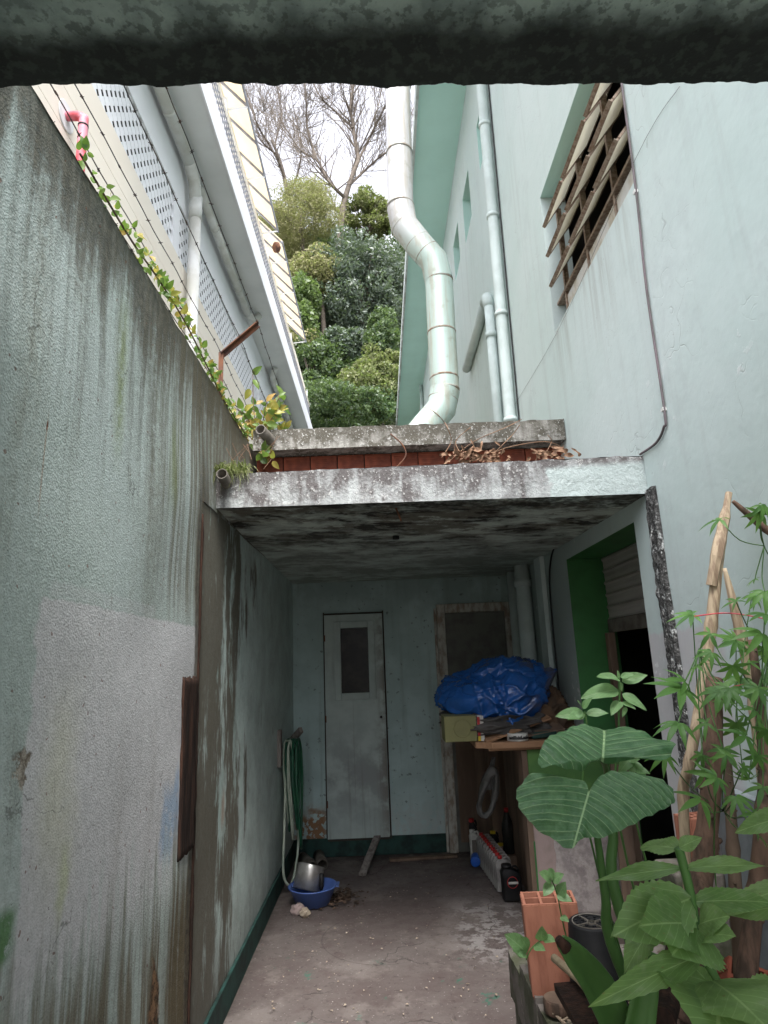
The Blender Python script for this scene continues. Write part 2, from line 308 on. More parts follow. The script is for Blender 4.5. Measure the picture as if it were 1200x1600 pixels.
def floor_mat():
    k = N('worn_red_cement', .75); p = k.pos(); x, y, z = k.sep(); b = k.noise(1.1, p, det=8, rough=.6); m_ = k.noise(7, p, det=8, rough=.7); f = k.noise(60, p, det=3)
    col = k.mix(k.mr(b, .35, .65), (.105, .083, .077), (.15, .128, .118)); col = k.mix(k.mul(k.mr(m_, .5, .65), .6), col, (.10, .075, .068))
    wn = k.mul(k.box(k.math('ADD', x, k.mul(b, .6)), .7, 1.3, .15), k.box(y, 4.2, 5.1, .25), k.mr(m_, .47, .55)); col = k.mix(k.mul(wn, .6), col, (.42, .40, .38))
    col = k.mix(k.mul(k.mr(f, .66, .7), .6), col, (.5, .47, .44))
    g = k.mul(k.mr(k.noise(4.5, p, loc=(1, 7, 0)), .60, .64), k.mr(k.noise(30, p), .48, .54), k.mr(y, 4.6, 4.0)); col = k.mix(k.mul(g, .8), col, (.04, .13, .09))
    # an old ring scratch
    d = k.math('SQRT', k.math('ADD', k.math('POWER', k.math('ADD', x, .05), 2), k.mul(k.math('POWER', k.math('SUBTRACT', y, 4.6), 2), 1.0)))
    cv = k.n('TexVoronoi'); cv.feature = 'DISTANCE_TO_EDGE'; cv.inputs['Scale'].default_value = 1.1; wv = k.n('VectorMath'); wv.operation = 'ADD'; nn = k.n('TexNoise'); nn.inputs['Scale'].default_value = 3; nn.inputs['Detail'].default_value = 6; k.l(p, nn.inputs['Vector']); s2 = k.n('VectorMath'); s2.operation = 'SCALE'; s2.inputs['Scale'].default_value = .6; k.l(nn.outputs['Color'], s2.inputs[0]); k.l(p, wv.inputs[0]); k.l(s2.outputs[0], wv.inputs[1]); k.l(wv.outputs[0], cv.inputs['Vector'])
    ck = k.mul(k.mr(cv.outputs['Distance'], .008, .001), k.mr(b, .45, .55)); col = k.mix(k.mul(ck, .7), col, (.035, .028, .025))
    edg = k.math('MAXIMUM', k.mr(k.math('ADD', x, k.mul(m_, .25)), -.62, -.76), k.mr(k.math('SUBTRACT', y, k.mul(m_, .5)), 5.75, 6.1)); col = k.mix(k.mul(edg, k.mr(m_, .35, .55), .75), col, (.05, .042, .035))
    gs = k.mul(k.mr(k.noise(2.2, p, det=8, rough=.7, loc=(3, 3, 0)), .5, .62), .45); col = k.mix(gs, col, (.24, .21, .19)); dk = k.mul(k.mr(k.noise(25, p, det=4), .6, .66), .5); col = k.mix(dk, col, (.055, .042, .038))
    rg = k.mul(k.box(d, .395, .402, .005), k.mr(x, .2, -.1)); col = k.mix(k.mul(rg, .5), col, (.05, .04, .035))
    k.color(col).rough(k.mr(m_, .3, .7, .6, .85)).bump(k.math('ADD', m_, k.mul(f, .4)), .35, .006); return k.m
M['floor'] = floor_mat()
M['soffit'] = simple('turquoise_soffit', (.58, .86, .79), (.55, .82, .75), 1.5, .8)
M['eave_edge'] = simple('pale_eave_edge', (.6, .66, .64), (.4, .42, .4), 3, .8)
M['green'] = simple('green_gloss_paint', (.047, .185, .055), (.04, .145, .045), 5, .5, bump=.1, spec=.4)
M['green2'] = simple('leaf_green_paint', (.10, .22, .06), (.07, .17, .05), 5, .55, bump=.15)
M['pinkplaster'] = simple('bare_pink_plaster', (.36, .28, .26), (.27, .22, .2), 7, .9, bump=.5)
M['whiteplaster'] = simple('rough_white_render', (.42, .38, .36), (.28, .25, .24), 18, .95, bump=1.0)
M['peel'] = None
def peel():
    k = N('black_mould_flaking', .9); p = k.pos(); n1 = k.noise(1, p, (1, 28, 20), 8, .7); n2 = k.noise(55, p, det=4)
    col = k.mix(k.mr(n2, .35, .6), (.035, .035, .033), (.11, .11, .105)); col = k.mix(k.mr(n1, .56, .6), col, (.5, .52, .5)); col = k.mix(k.mul(k.mr(n2, .6, .66), .8), col, (.4, .4, .38))
    k.color(col).bump(k.math('ADD', n1, n2), 1, .02); return k.m
M['peel'] = peel()
M['tile'] = simple('clay_block', (.27, .075, .042), (.15, .045, .028), 7, .85, bump=.4)
M['tile2'] = simple('fresh_clay_block', (.33, .14, .09), (.24, .095, .06), 14, .85, bump=.3, st=(1, 1, .3))
M['mortar'] = simple('dark_mortar', (.09, .06, .05))
M['galv'] = None
def galv():
    k = N('painted_flue_metal', .42, .15, .5); p = k.pos(); x, y, z = k.sep(); st = k.noise(1, p, (14, 14, 1.2), 5); n = k.noise(7, p)
    c0 = k.mix(k.mr(z, 5.9, 6.5), (.50, .62, .57), (.60, .60, .60)); col = k.mix(k.mul(k.mr(st, .45, .65), .55), c0, (.42, .37, .28))
    col = k.mix(k.mul(k.mr(n, .55, .7), .5), col, (.33, .33, .26)); k.color(col); return k.m
M['galv'] = galv()
M['band'] = simple('rusty_band', (.40, .40, .36), (.26, .17, .11), 9, .6, .1)
M['pvc'] = simple('white_pvc', (.72, .73, .71), (.58, .58, .53), 3, .45, spec=.5)
M['pvcaqua'] = simple('aqua_painted_pvc', (.60, .69, .67), (.5, .58, .56), 3, .55)
M['pipegrey'] = simple('dirty_grey_pipe', (.16, .145, .125), (.09, .08, .065), 9, .85)
M['black'] = simple('black_rubber', (.012, .012, .013), (.02, .02, .02), 5, .5)
M['cable'] = simple('grey_cable', (.16, .13, .14), (.1, .09, .09), 5, .6)
M['brown'] = simple('brown_louvre_paint', (.32, .255, .20), (.19, .12, .08), 14, .6, 0, bump=.2, st=(3, 3, 3))
M['rust'] = simple('rusty_iron', (.17, .075, .04), (.09, .05, .04), 12, .8, .2, bump=.5)
def frost(name, c, tr=.6):
    k = N(name, .35, 0, .5); f = k.noise(5, k.obj(), (1, 1, 1), 4); k.color(k.mix(k.mr(f, .4, .7), c, (c[0]*.62, c[1]*.5, c[2]*.3))); tl_ = k.n('BsdfTranslucent'); tl_.inputs[0].default_value = (.9, .88, .78, 1); mx = k.n('MixShader'); mx.inputs[0].default_value = tr
    k.l(k.b.outputs[0], mx.inputs[1]); k.l(tl_.outputs[0], mx.inputs[2]); k.l(mx.outputs[0], k.t.nodes['Material Output'].inputs[0]); return k.m
M['frost'] = frost('stained_frosted_glass', (.62, .62, .54))
M['ribbed'] = frost('ribbed_glass', (.62, .62, .57), .1)
k = N('dark_glass', .25, 0, .15); k.color(k.mix(k.mr(k.noise(5, k.obj()), .4, .7), (.012, .014, .014), (.035, .035, .03))); M['dglass'] = k.m
def doorm():
    k = N('aqua_door_paint', .55, 0, .4); p = k.pos(); x, y, z = k.sep(); st = k.noise(1, p, (25, 1, .8), 5); n = k.noise(5, p, det=7)
    col = k.mix(k.mr(n, .35, .65), (.46, .55, .52), (.39, .47, .45)); dirt = k.mul(k.box(z, .42, .95, .28), k.mr(n, .35, .6), .7); col = k.mix(dirt, col, (.25, .265, .265))
    e = k.mul(k.mr(x, -.12, .02), k.mr(n, .4, .55), .6); col = k.mix(e, col, (.15, .12, .09)); col = k.mix(k.mul(k.mr(st, .55, .7), .35), col, (.2, .2, .18)); k.color(col).bump(st, .15, .002); return k.m
M['door'] = doorm()
M['fr'] = simple('peeling_frame_paint', (.50, .50, .45), (.28, .23, .18), 22, .8, bump=.4, st=(1, 1, .4))
M['frdark'] = simple('dark_door_board', (.05, .045, .035), (.035, .03, .022), 6, .6)
M['board'] = simple('brown_board', (.20, .14, .10), (.13, .09, .065), 10, .8, bump=.3, st=(1, 1, .15))
M['shelf'] = simple('raw_shelf_wood', (.36, .21, .12), (.26, .15, .085), 14, .8, bump=.3, st=(.3, 1, 1))
M['greywood'] = simple('weathered_grey_wood', (.27, .245, .225), (.15, .13, .115), 14, .9, bump=.5, st=(2, 2, .3))
M['darkwood'] = simple('wet_dark_wood', (.05, .023, .014), (.018, .010, .007), 10, .9, bump=.8, st=(3, 5, .3), lo=.35, hi=.6)
M['cane'] = simple('dry_cane', (.52, .41, .28), (.27, .19, .13), 9, .75, bump=.5, st=(6, 6, .5))
M['bark'] = simple('brown_bark', (.17, .105, .075), (.065, .045, .033), 14, .9, bump=1, st=(2, 2, .5))
M['stick'] = simple('pale_stick', (.5, .4, .26), (.35, .27, .17), 9, .8)
def tarp():
    k = N('blue_tarpaulin', .2, 0, .8); o = k.obj(); n = k.noise(9, o, det=6); x, y, z = k.sep(o); col = k.mix(k.mr(n, .35, .7), (.012, .085, .31), (.018, .11, .40))
    d = k.mul(k.mr(k.noise(5, o), .48, .6), k.mr(x, .05, .25), .75); col = k.mix(d, col, (.10, .085, .07)); k.color(col).bump(k.noise(25, o, det=4, dist=1.5), .4, .01); return k.m
M['tarp'] = tarp()
M['cloth'] = simple('grey_cloth', (.095, .09, .085), (.05, .048, .045), 8, .9, bump=.5)
M['rag'] = simple('rust_brown_cloth', (.12, .075, .045), (.07, .05, .035), 8, .95, bump=.5)
M['cardboard'] = simple('olive_card', (.20, .20, .085), (.16, .155, .07), 6, .6)
M['basin'] = simple('blue_plastic', (.09, .16, .42), (.07, .13, .36), 4, .4, spec=.5)
M['alu'] = simple('scratched_aluminium', (.62, .61, .58), (.42, .40, .37), 9, .35, .75)
M['hose'] = simple('green_hose', (.018, .11, .055), (.012, .07, .04), 4, .4, spec=.5)
M['hosew'] = simple('pale_hose', (.52, .58, .48), (.35, .42, .33), 4, .45)
M['jug'] = simple('grey_oil_jug', (.36, .35, .33), (.22, .21, .20), 14, .5)
M['red'] = simple('red_cap', (.42, .03, .03), (.3, .02, .02), 6, .45)
M['yellow'] = simple('yellow_cap', (.6, .45, .03), (.5, .35, .02), 6, .45)
M['bluecap'] = simple('blue_cap', (.02, .12, .55), (.02, .1, .45), 6, .4)
M['blackpl'] = simple('black_plastic', (.009, .009, .010), (.016, .016, .016), 8, .55, spec=.2)
M['label'] = simple('pale_label', (.6, .6, .56), (.45, .45, .42), 20, .6)
M['cream'] = simple('cream_siding', (.86, .80, .70), (.83, .76, .66), 1.2, .75)
M['nwhite'] = simple('neighbour_white', (.86, .87, .90), (.82, .83, .86), 1.2, .8)
M['nsoffit'] = simple('neighbour_soffit', (.76, .79, .80), (.70, .73, .74), 1.4, .85)
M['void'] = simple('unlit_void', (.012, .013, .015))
M['awn'] = None
def awn():
    k = N('cream_awning_sheet', .6); k.color(k.mix(k.mr(k.noise(3, k.pos()), .4, .7), (.78, .70, .57), (.70, .61, .48)))
    tr = k.n('BsdfTranslucent'); tr.inputs[0].default_value = (.82, .74, .60, 1); mx = k.n('MixShader'); mx.inputs[0].default_value = .62
    k.l(k.b.outputs[0], mx.inputs[1]); k.l(tr.outputs[0], mx.inputs[2]); k.l(mx.outputs[0], k.t.nodes['Material Output'].inputs[0]); return k.m
M['awn'] = awn()
M['rail'] = simple('grey_railing', (.25, .26, .28), (.18, .18, .2), 6, .6)
M['pink'] = simple('red_sunbleached_pipe', (.62, .08, .10), (.62, .26, .32), 6, .5)
M['soil'] = simple('dark_soil', (.045, .032, .022), (.09, .065, .045), 14, .95, bump=1)
M['mossy'] = simple('mossy_concrete', (.17, .15, .135), (.07, .075, .045), 7, .95, bump=.8)
M['chip'] = simple('pale_wood_chip', (.42, .35, .27), (.26, .2, .14), 9, .85)
M['dry'] = simple('dry_leaf', (.30, .18, .11), (.17, .10, .065), 4, .8)
M['litter'] = simple('brown_litter', (.10, .065, .045), (.05, .035, .025), 5, .9)
M['wire'] = simple('wire_steel', (.04, .035, .035), (.07, .04, .03), 8, .6, .3)
M['shutter'] = simple('grey_shutter', (.36, .34, .31), (.25, .235, .215), 4, .6, 0, st=(1, .3, 3))
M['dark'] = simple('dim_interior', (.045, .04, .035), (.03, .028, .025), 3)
M['corr'] = simple('grey_sheet', (.22, .25, .26), (.15, .17, .18), 5, .7)
def leafm(name, a, b, vein=None, tl=.35, rough=.45, veins=False, hue=True):
    k = N(name, rough, 0, .4); ri = k.n('NewGeometry').outputs['Random Per Island']; oi = k.n('ObjectInfo').outputs['Random']
    f = k.math('FRACT', k.math('ADD', ri, oi)); col = k.mix(f, a, b)
    if veins:
        u, v, w = k.sep(k.uv()); au = k.math('ABSOLUTE', k.math('SUBTRACT', u, .5))
        s_ = k.math('FRACT', k.mul(k.math('SUBTRACT', v, k.mul(au, 1.0)), 7.0)); ln = k.mr(k.math('ABSOLUTE', k.math('SUBTRACT', s_, .5)), .07, .02)
        mid = k.mr(au, .02, .008); m_ = k.math('MAXIMUM', k.mul(ln, .55), mid); col = k.mix(k.mul(m_, .7), col, vein)
        col = k.mix(k.mul(k.mr(k.noise(3, k.uv()), .4, .65), .45), col, tuple(x*.55 for x in a)); col = k.mix(k.mul(k.mr(k.noise(14, k.obj(), det=3), .66, .7), .8), col, (.16, .12, .05)); col = k.mix(k.mul(k.mr(k.noise(6, k.obj(), det=6), .5, .7), .2), col, (.4, .42, .3)); k.bump(m_, -.3, .004)
    k.color(col); tr = k.n('BsdfTranslucent'); k.l(k.mix(.5, col, (.25, .4, .05), 'ADD'), tr.inputs[0]); mx = k.n('MixShader'); mx.inputs[0].default_value = tl
    k.l(k.b.outputs[0], mx.inputs[1]); k.l(tr.outputs[0], mx.inputs[2]); k.l(mx.outputs[0], k.t.nodes['Material Output'].inputs[0]); return k.m
M['ear'] = None
def earm():
    k = N('elephant_ear_leaf', .4, 0, .45); u, v, w = k.sep(k.uv())      # u: across (0 = midrib), v: along from the stalk
    au = k.math('ABSOLUTE', u); n = k.noise(4, k.uv(), det=5)
    t = k.math('SUBTRACT', v, k.mul(k.math('POWER', au, 1.3), .55)); s_ = k.math('ABSOLUTE', k.math('SUBTRACT', k.math('FRACT', k.mul(t, 7)), .5)); ln = k.mr(s_, .075, .02)
    fine = k.mr(k.math('ABSOLUTE', k.math('SUBTRACT', k.math('FRACT', k.mul(t, 28)), .5)), .15, .02)
    mid = k.mr(au, .022, .01); vn = k.math('MAXIMUM', mid, k.mul(ln, .7))
    col = k.mix(k.mr(n, .3, .7), (.035, .115, .04), (.095, .21, .085)); col = k.mix(k.mul(fine, .22), col, (.2, .33, .2)); col = k.mix(k.mul(k.mr(k.noise(11, k.uv(), det=4), .45, .65), .4), col, (.03, .09, .035)); col = k.mix(vn, col, (.33, .50, .25))
    dust = k.mul(k.mr(k.noise(9, k.uv(), det=6), .56, .72), .22); col = k.mix(dust, col, (.33, .38, .32))
    k.color(col).bump(k.math('SUBTRACT', k.math('ADD', k.noise(7, k.uv()), k.mul(s_, .8)), k.mul(vn, .6)), .6, .012)
    tr = k.n('BsdfTranslucent'); tr.inputs[0].default_value = (.12, .3, .05, 1); mx = k.n('MixShader'); mx.inputs[0].default_value = .25
    k.l(k.b.outputs[0], mx.inputs[1]); k.l(tr.outputs[0], mx.inputs[2]); k.l(mx.outputs[0], k.t.nodes['Material Output'].inputs[0]); return k.m
M['ear'] = earm()
M['lf_bright'] = leafm('bright_serrated_leaf', (.11, .215, .06), (.185, .295, .10), (.33, .47, .19), veins=True)
M['lf_small'] = leafm('fresh_shrub_leaf', (.16, .30, .12), (.20, .36, .16), (.34, .46, .24), veins=True)
M['lf_cass'] = leafm('cassava_leaf', (.055, .15, .035), (.12, .26, .06), (.3, .42, .2))
M['lf_ivy'] = leafm('ivy_leaf', (.06, .13, .025), (.13, .20, .04), tl=.3)
M['lf_ivyy'] = leafm('yellowing_ivy_leaf', (.27, .26, .05), (.34, .21, .06), tl=.3)
M['strap'] = simple('green_stalk', (.07, .16, .04), (.05, .12, .03), 5, .45, st=(1, 1, .3))
M['t_olive'] = leafm('olive_feathery_foliage', (.17, .165, .075), (.25, .235, .115), tl=.3, rough=.6)
M['t_grey'] = leafm('grey_green_foliage', (.05, .075, .055), (.14, .17, .135), tl=.2, rough=.4)
M['t_dark'] = leafm('deep_green_foliage', (.035, .065, .03), (.10, .14, .06), tl=.25, rough=.45)
M['t_bright'] = leafm('bright_green_foliage', (.06, .10, .035), (.13, .175, .065), tl=.3)
M['t_yel'] = leafm('yellow_green_foliage', (.11, .13, .05), (.19, .20, .085), tl=.3)
M['t_bark'] = simple('grey_tree_bark', (.16, .135, .11), (.10, .085, .07), 4, .9)
M['hill'] = simple('hill_soil', (.05, .055, .03), (.035, .04, .02), .5, .95)
M['earth'] = simple('yard_earth', (.12, .10, .08), (.08, .07, .05), .6, .95)
M['bag'] = simple('thin_plastic_film', (.17, .175, .17), (.10, .10, .095), 12, .4, spec=.5)
M['greyboard'] = simple('grey_green_board', (.13, .135, .115), (.09, .09, .078), 6, .5)
WX, BX, YB = -.866, 1.336, 6.39      # left wall face, house wall face, back wall face
def rough_plane(name, mat, parent, fn, nu, nv, amp=.004, sc_=3, label=None):   # gently uneven face
    def g(u, v):
        p, n = fn(u, v); return Vector(p) + Vector(n)*noise.noise(Vector(p)*sc_)*amp
    return MB().grid(g, nu, nv).build(name, mat, parent, True, label=label)
def holed_wall(x, nx, y0, y1, z0, z1, holes):   # face at x, with openings (ya,yb,za,zb)
    ys = sorted({y0, y1, *[h[0] for h in holes], *[h[1] for h in holes]}); zs = sorted({z0, z1, *[h[2] for h in holes], *[h[3] for h in holes]})
    m = MB()
    for a, b in zip(ys, ys[1:]):
        for c, d in zip(zs, zs[1:]):
            if any(h[0] <= a and b <= h[1] and h[2] <= c and d <= h[3] for h in holes): continue
            q = [(x, a, c), (x, b, c), (x, b, d), (x, a, d)]
            m.add(q, [(0, 1, 2, 3) if nx > 0 else (3, 2, 1, 0)])
    return m
# ---- ground
g = MB().add([(-150, -150, -.03), (150, -150, -.03), (150, 150, -.03), (-150, 150, -.03)], [(0, 1, 2, 3)]).build('ground', M['earth'], kind='structure')
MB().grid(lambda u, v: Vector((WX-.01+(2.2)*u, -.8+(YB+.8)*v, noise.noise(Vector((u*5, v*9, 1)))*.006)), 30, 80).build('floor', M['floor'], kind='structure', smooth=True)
# ---- left boundary wall
lw = thing('boundary_wall', 'tall stained left wall with grey patch and barbed wire above', 'wall', (WX-.1, 2, 0))
def lf(u, v):
    y = -1+4.1*u; z = 3.215*v
    if v > .999: z += noise.noise(Vector((y*9, 0, 0)))*.012
    return (WX, y, z), (1, 0, 0)
rough_plane('front_face', M['left'], lw, lf, 160, 110, .012, 2.2)
def lf2(u, v):
    y = 3.1+4.4*u; z = 2.52*v
    return (WX+.0, y, z), (1, 0, 0)
rough_plane('carport_face', M['inner'], lw, lf2, 60, 30, .008, 2)
def lf3(u, v):
    y = 3.1+4.4*u; z = 2.52+.695*v
    if v > .99: z += noise.noise(Vector((y*9, 0, 0)))*.012
    return (WX, y, z), (1, 0, 0)
rough_plane('upper_face', M['left'], lw, lf3, 60, 14, .012, 2.2)
MB().grid(lambda u, v: Vector((WX-.2*v, -1+8.5*u, 3.215+noise.noise(Vector(((-1+8.5*u)*9, v*2, 0)))*.012 - .01*v)), 220, 3).build('coping', M['left'], lw, True)
MB().box(WX-.22, WX-.015, -1, 7.5, 0, 3.2).build('masonry_core', M['left'], lw)
MB().box(WX, WX+.018, 3.16, YB, 0, .15).build('dado', M['dado'], lw, bevel=.003)
# knobbly seam where carport plaster meets the outside wall
m = MB(); pts = [(WX+.004+.004*noise.noise(Vector((0, 0, z*.1))), 3.09+.012*noise.noise(Vector((0, 3, z*.25))), z/20) for z in range(0, 50)]
m.tube(pts, [.008+.008*noise.noise(Vector((z*.9, 1, 0))) for z in range(0, 50)], 7).build('plaster_seam', M['darkwood'], lw, True)
# exposed brown timber set in the wall
m = MB(); 
def tim(u, v):
    y = 2.865+.2*min(1, max(0, (u-.07)/.86))+.006*noise.noise(Vector((v*14, u*3, 2))); z = .94+.73*v + (.012*noise.noise(Vector((u*9, 0, 5))) if v > .97 or v < .03 else 0)
    return Vector((WX+.009+.006*noise.noise(Vector((u*14, v*2.2, 0)))-.004*noise.noise(Vector((u*30, v*5, 3))) - (.010 if u in (0, 1) or v in (0, 1) else 0), y, z))
m.grid(tim, 14, 40); solo(m, 'timber_plank', M['darkwood'], 'dark brown rotten timber plank set upright in left wall', 'plank', smooth=True, solid=-.004)
# ---- back wall
bw = thing('back_wall', 'dim aqua back wall of the carport with green skirting band', 'wall', (0, YB+.1, 0))
def holed_back(x0, x1, z0, z1, holes):
    xs = sorted({x0, x1, *[h[0] for h in holes], *[h[1] for h in holes]}); zs = sorted({z0, z1, *[h[2] for h in holes], *[h[3] for h in holes]})
    m = MB()
    for a, b in zip(xs, xs[1:]):
        for c, d in zip(zs, zs[1:]):
            if not any(h[0] <= a and b <= h[1] and h[2] <= c and d <= h[3] for h in holes): m.add([(a, YB, c), (b, YB, c), (b, YB, d), (a, YB, d)], [(0, 1, 2, 3)])
    return m
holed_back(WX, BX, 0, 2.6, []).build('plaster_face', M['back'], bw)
MB().box(WX, BX, YB+.01, YB+.2, 0, 2.6).build('masonry_core', M['mortar'], bw)
MB().box(WX+.02, .56, YB-.018, YB+.01, 0, .155).build('dado', M['dado'], bw, bevel=.004)
# ---- back-left door
d1 = thing('panel_door', 'pale aqua door with tall dark glass pane, left in the back wall', 'door', (-.24, YB-.03, .15))
def dm(a, b, c, d, y0, y1): return MB().box(a, b, y0, y1, c, d)
dx0, dx1, dz0, dz1 = -.553, .012, .155, 2.17
wx0, wx1, wz0, wz1 = -.425, -.10, 1.40, 2.07
leaf = MB().box(dx0, wx0, YB-.045, YB-.006, dz0, dz1).box(wx1, dx1, YB-.045, YB-.006, dz0, dz1).box(wx0, wx1, YB-.045, YB-.006, dz0, wz0).box(wx0, wx1, YB-.045, YB-.006, wz1, dz1)
leaf.build('door_leaf', M['door'], d1)
wf = MB()
for a, b, c, d in ((wx0-.035, wx0+.03, wz0-.035, wz1+.035), (wx1-.03, wx1+.035, wz0-.035, wz1+.035), (wx0+.03, wx1-.03, wz0-.035, wz0+.03), (wx0+.03, wx1-.03, wz1-.03, wz1+.035)): wf.box(a, b, YB-.06, YB-.03, c, d)
wfo = wf.build('window_frame', M['door'], d1, bevel=.006)
MB().box(wx0+.02, wx1-.02, YB-.035, YB-.028, wz0+.02, wz1-.02).build('pane', M['dglass'], wfo)
MB().box(dx0-.012, dx0-.003, YB-.03, YB+.005, dz0, dz1+.03).box(dx1+.004, dx1+.018, YB-.02, YB+.005, dz0-.02, dz1+.03).box(dx0-.003, dx1+.004, YB-.03, YB+.005, dz1+.006, dz1+.02).build('door_frame', M['frdark'], d1)
MB().box(dx0, dx1, YB-.02, YB+.0, dz0-.025, dz0-.004).build('bottom_gap', M['frdark'], d1)
MB().tube([(dx1-.04, YB-.045, 1.2), (dx1-.04, YB-.06, 1.2)], .012, 10).build('keyhole', M['black'], d1)
for z in (.45, 1.2, 1.95): MB().tube([(dx0+.002, YB-.05, z-.03), (dx0+.002, YB-.05, z+.03)], .006, 8).build('hinge', M['rust'], d1)
# ---- back-right door
d2 = thing('framed_door', 'dark door in a peeling wooden frame, behind the junk pile', 'door', (.95, YB-.03, 0))
rx0, rx1 = .60, 1.31
MB().box(rx0-.05, rx0+.03, YB-.06, YB-.001, 0, 2.235).build('frame_post', M['fr'], d2, bevel=.006)
MB().box(rx0-.075, rx0-.052, YB-.03, YB-.001, 0, 2.20).build('frame_edge', M['fr'], d2, bevel=.003)
MB().box(rx1-.09, rx1-.02, YB-.06, YB-.001, 0, 2.235).build('frame_post', M['fr'], d2, bevel=.006)
MB().box(rx0+.032, rx1-.092, YB-.058, YB-.001, 2.15, 2.237).build('frame_head', M['fr'], d2, bevel=.006)
MB().box(rx0+.032, rx1-.092, YB-.03, YB-.004, .0, 2.148).build('door_leaf', M['greyboard'], d2)
MB().box(rx0+.06, rx1-.12, YB-.036, YB-.031, .08, 1.3).build('lower_board', M['board'], d2)
MB().box(rx0-.035, rx0+.005, YB-.075, YB-.062, 1.02, 1.13).build('latch', M['label'], d2, bevel=.003)
# ---- carport roof: skewed front beam, ceiling, second slab on clay blocks
rf = thing('carport_roof', 'mouldy flat concrete carport roof with stained white edge beam', 'roof', (.2, 3.2, 2.45))
YL, YR = 3.36, 3.03; zl0, zl1, zr0, zr1 = 2.545, 2.735, 2.455, 2.65
def fas(u, v):
    x = WX-.02+(BX-WX+.02)*u; y = YL+(YR-YL)*u; z = (zl0+(zr0-zl0)*u)*(1-v)+(zl1+(zr1-zl1)*u)*v
    r_ = noise.noise(Vector((x*4, z*6, 0)))*.006 + noise.noise(Vector((x*17, z*17, 4)))*.003
    if v > .99: z += noise.noise(Vector((x*12, 9, 0)))*.008
    return Vector((x, y+r_, z))
MB().grid(fas, 160, 12).build('front_beam', M['fascia'], rf, True)
MB().grid(lambda u, v: Vector((WX-.02+(BX-WX+.02)*u, (YL+(YR-YL)*u)*(1-v)+YB*v, ((zl0+(zr0-zl0)*u)*(1-v)+2.50*v)+noise.noise(Vector((u*9, v*14, 3)))*.006)), 60, 60).build('ceiling', M['ceil'], rf, True)
MB().grid(lambda u, v: Vector((WX-.02+(BX-WX+.02)*u, (YL+(YR-YL)*u)*(1-v)+(4.75)*v, (zl1+(zr1-zl1)*u)*(1-v)+2.72*v+noise.noise(Vector((u*29, v*34, 3)))*.008)), 90, 40).build('top_face', M['fascia'], rf, True)
MB().tube([(.12, 4.1, 2.5), (.12, 4.1, 2.478)], .022, 12).build('ceiling_hole', M['black'], rf)
MB().tube([(.10, 3.35, 2.52), (.12, 3.33, 2.46), (.13, 3.33, 2.43)], .005, 6).build('hook', M['rust'], rf)
ur = thing('upper_roof_slab', 'mossy grey upper slab edge resting on red clay blocks', 'roof', (.2, 4.4, 3.15))
def f2(u, v):
    x = WX+.03+(BX-WX-.035)*u; z = 3.155+.15*v
    r_ = noise.noise(Vector((x*5, z*6, 7)))*.008 + noise.noise(Vector((x*21, z*21, 4)))*.004
    if v > .99: z += noise.noise(Vector((x*13, 2, 0)))*.010
    return Vector((x, 4.2+r_, z))
MB().grid(f2, 160, 10).build('front_edge', M['fascia2'], ur, True)
MB().box(WX+.03, BX-.005, 4.21, 7.5, 3.16, 3.296).build('slab', M['fascia2'], ur)
tw = thing('clay_block_wall', 'row of red clay blocks between the two carport slabs', 'wall', (.2, 4.6, 2.72))
bme = MB(); bme.box(-.092, .092, -.06, .06, -.09, .09)
for i in range(6): bme.box(-.092, .092, -.0635, -.0601, -.085+i*.03, -.072+i*.03)
bmesh_ = bme.mesh('clay_block'); 
for r in range(2):
    for i in range(12):
        o = put('brick', bmesh_, M['tile'], tw); x = WX+.13+i*.192
        o.location = (Vector((x-.01*r, 4.42+random.uniform(-.005, .004), 2.87+r*.192))-tw.location); o.rotation_euler = (random.uniform(-.02, .02), 0, random.uniform(-.015, .015))
MB().box(WX+.02, BX-.01, 4.395, 4.48, 2.72, 3.158).build('mortar', M['mortar'], tw)
# spouts
def spout(pos, d, L, r, label):
    a = Vector(pos); b = a+Vector(d).normalized()*L
    m = MB(); dd = (b-a).normalized(); q = dd.to_track_quat('Z', 'Y').to_matrix().to_4x4(); q.translation = a
    m.lathe([(r*.82, 0), (r*.82, L), (r, L), (r, 0)], 20, q)
    return solo(m, 'drain_spout', M['pipegrey'], label, 'pipe', 'drain spouts of the carport roofs', smooth=True)
spout((-.69, 4.32, 3.22), (-.25, -1, .12), .28, .036, 'stubby pipe spout on the upper mossy slab by the shrub')
spout((WX+.06, 3.45, 2.66), (-.0, -1, .18), .22, .030, 'dark pipe spout on the lower beam under grass tuft')
# ---- aqua house on the right
hs_ = thing('aqua_house', 'tall pale aqua house with turquoise eaves on the right', 'house', (3.2, 8, 0))
DOOR = (3.25, 4.50, .0, 2.36); WIN = (2.69, 4.2, 3.97, 5.10)
slits = [(6.98, 7.56, 7.14, 7.82), (5.93, 6.26, 7.15, 7.74), (8.1, 8.68, 7.3, 7.9), (13.2, 14.2, 6.6, 7.5)]
wl = holed_wall(BX, -1, -2, 20, 0, 8.75, [DOOR, WIN]+slits)
